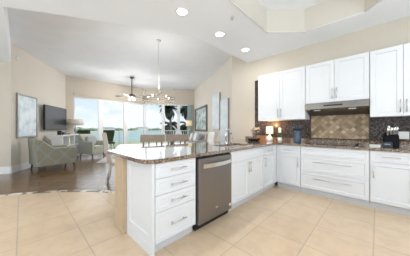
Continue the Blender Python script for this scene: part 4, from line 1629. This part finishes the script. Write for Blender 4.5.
def railing(A, B, label):
    A, B = Vector(A), Vector(B)
    e = (B - A)
    L = e.length
    t = thing('railing', label, 'railing', (A.x, A.y, -0.02), math.atan2(e.y, e.x))
    MB().box(0, L, -0.03, 0.03, 1.05, 1.09).build('top_rail', M['rail'], t)
    MB().box(0, L, -0.02, 0.02, 0.08, 0.12).build('bottom_rail', M['rail'], t)
    n = int(L / 1.5)
    for k in range(n + 1):
        x = 0.03 + (L - 0.06) * k / n
        MB().box(x - 0.03, x + 0.03, -0.03, 0.03, 0, 1.049).build('post', M['rail'], t)
    x = 0.14
    i = 0
    while x < L - 0.1:
        MB().box(x - 0.009, x + 0.009, -0.009, 0.009, 0.121, 1.049).build('baluster', M['rail'], t)
        x += 0.125
        i += 1


railing((-12.0, -1.0), (-12.0, 6.25), 'white balustrade on the terrace straight beyond the sliding doors')
railing((-11.98, 6.32), (-8.2, 10.6), 'white balustrade on the terrace beyond the corner windows at the right')
# terrace chairs
def terrace_chair(loc, rz, label):
    t = thing('terrace_chair', label, 'chair', loc, rz, 'olive chairs on the terrace')
    prof = []
    mb = MB()
    Nn = 14
    rings = []
    for z, r in ((0.38, 0.24), (0.60, 0.27), (0.85, 0.33), (1.08, 0.36), (1.14, 0.35)):
        ring = []
        for k in range(Nn + 1):
            a = PI * (0.02 + 0.96 * k / Nn)
            ring.append((r * math.cos(a), r * math.sin(a) * 0.9, z))
        inner = [(x * 0.86, y * 0.86, z) for x, y, z in reversed(ring)]
        rings.append(mb.verts(ring + inner))
    n = len(rings[0])
    for a, b in zip(rings, rings[1:]):
        for i in range(n):
            mb.bm.faces.new((a[i], a[(i + 1) % n], b[(i + 1) % n], b[i]))
    mb.bm.faces.new(rings[0])
    mb.bm.faces.new(rings[-1])
    mb.build('backrest', M['olive'], t)
    MB().cushion(-0.25, 0.25, -0.30, 0.20, 0.36, 0.48, 0.2).build('seat', M['olive'], t)
    for sx in (-1, 1):
        for sy in (-1, 1):
            MB().tube([(sx * 0.19, sy * 0.17 - 0.03, 0.38), (sx * 0.22, sy * 0.2 - 0.03, 0)], [0.02, 0.015], 8).build('leg', M['darkwood'], t)
    return t


terrace_chair((-10.95, 3.45, -0.02), -PI / 2 + PI + 0.1, 'olive green high-backed chair on the terrace right of the pale armchair')
terrace_chair((-10.75, 2.15, -0.02), -PI / 2 + PI - 0.2, 'olive green high-backed chair on the terrace behind the console lamp')

struct('ground_lawn', MB().box(-27, 8, -40, 60, -0.9, -0.75), M['grass'])
o = struct('ground_water', MB().box(-600, -27.0, -420, 620, -1.7, -1.5), M['water'])
# far shore: land and tree line
mb = MB()
mb.box(-330, -190, -320, 520, -1.52, -1.0)
struct('ground_shore', mb, M['grass'])
mb = MB()
rnd = random.Random(3)
y = -300
while y < 480:
    for k in range(2):
        x = -206 - rnd.uniform(0, 22) - 6 * k
        r = rnd.uniform(1.1, 2.6)
        mb.ball((x, y + rnd.uniform(-3, 3), -1.0 + r * 0.55), r, rnd.uniform(1, 1.8), rnd.uniform(1.1, 2.2), rnd.uniform(0.7, 1.05), 8)
    y += 4.2
o = mb.build('tree_line', M['far_trees'])
tag(o, 'hazy green line of trees along the far shore', 'trees', None, 'stuff')
for i, (yy, w_, h_, lb) in enumerate(((18, 10, 2.9, 'white waterfront house on the far shore, leftmost in the view'), (58, 14, 2.6, 'white waterfront house on the far shore, left of the middle mullion'),
                                   (95, 12, 3.0, 'white waterfront house on the far shore, right of the middle mullion'), (150, 16, 3.2, 'white waterfront house on the far shore, near the corner windows'))):
    t = thing('house', lb, 'house', (-191.0, yy, -1.0), 0, 'houses on the far shore')
    MB().box(-4, 3, -w_ / 2, w_ / 2, 0, h_).build('wall', M['house_white'], t)
    MB().side_prism([(-w_ / 2 - 0.5, h_), (w_ / 2 + 0.5, h_), (w_ / 2 - 2, h_ + 0.9), (-w_ / 2 + 2, h_ + 0.9)], -4.4, 3.4).build('roof', M['house_roof'], t)


# palms beyond the corner windows
def palm(loc, h, nf, flen, label, seed, droop=1.0):
    rd = random.Random(seed)
    t = thing('palm_tree', label, 'tree', loc, rd.uniform(0, 6), 'palms beyond the corner windows')
    pts, rs = [], []
    lean = rd.uniform(0.0, 0.25)
    for k in range(8):
        u = k / 7
        pts.append((lean * u * u, 0, h * u))
        rs.append(0.13 - 0.05 * u)
    MB().tube(pts, rs, 10).build('trunk', M['palm_trunk'], t)
    top = Vector(pts[-1])
    for f in range(nf):
        a = 2 * PI * f / nf * 2.4 + rd.uniform(-0.2, 0.2)
        el = rd.uniform(-0.9, 1.1)
        L = flen * rd.uniform(0.8, 1.1)
        mb = MB()
        spine = []
        p = top.copy()
        ang = el
        n = 12
        for k in range(n + 1):
            spine.append(p.copy())
            d = Vector((math.cos(a) * math.cos(ang), math.sin(a) * math.cos(ang), math.sin(ang)))
            p = p + d * (L / n)
            ang -= 0.16 * droop
        mb.tube(spine, [0.018 - 0.0012 * k for k in range(n + 1)], 5)
        side = Vector((-math.sin(a), math.cos(a), 0))
        for k in range(2, n * 3):
            u = k / (n * 3)
            i = min(int(u * n), n - 1)
            q = spine[i].lerp(spine[i + 1], u * n - i)
            d = (spine[i + 1] - spine[i]).normalized()
            ll = 0.52 * math.sin(PI * (0.12 + 0.82 * u)) * flen / 1.8
            for s in (-1, 1):
                dd = (side * s * 0.75 + d * 0.55 + Vector((0, 0, -0.45))).normalized()
                wv = d * 0.028
                mb.bm.faces.new(mb.verts([q - wv, q + wv, q + dd * ll * 0.6 + wv * 0.8, q + dd * ll, q + dd * ll * 0.6 - wv * 0.8]))
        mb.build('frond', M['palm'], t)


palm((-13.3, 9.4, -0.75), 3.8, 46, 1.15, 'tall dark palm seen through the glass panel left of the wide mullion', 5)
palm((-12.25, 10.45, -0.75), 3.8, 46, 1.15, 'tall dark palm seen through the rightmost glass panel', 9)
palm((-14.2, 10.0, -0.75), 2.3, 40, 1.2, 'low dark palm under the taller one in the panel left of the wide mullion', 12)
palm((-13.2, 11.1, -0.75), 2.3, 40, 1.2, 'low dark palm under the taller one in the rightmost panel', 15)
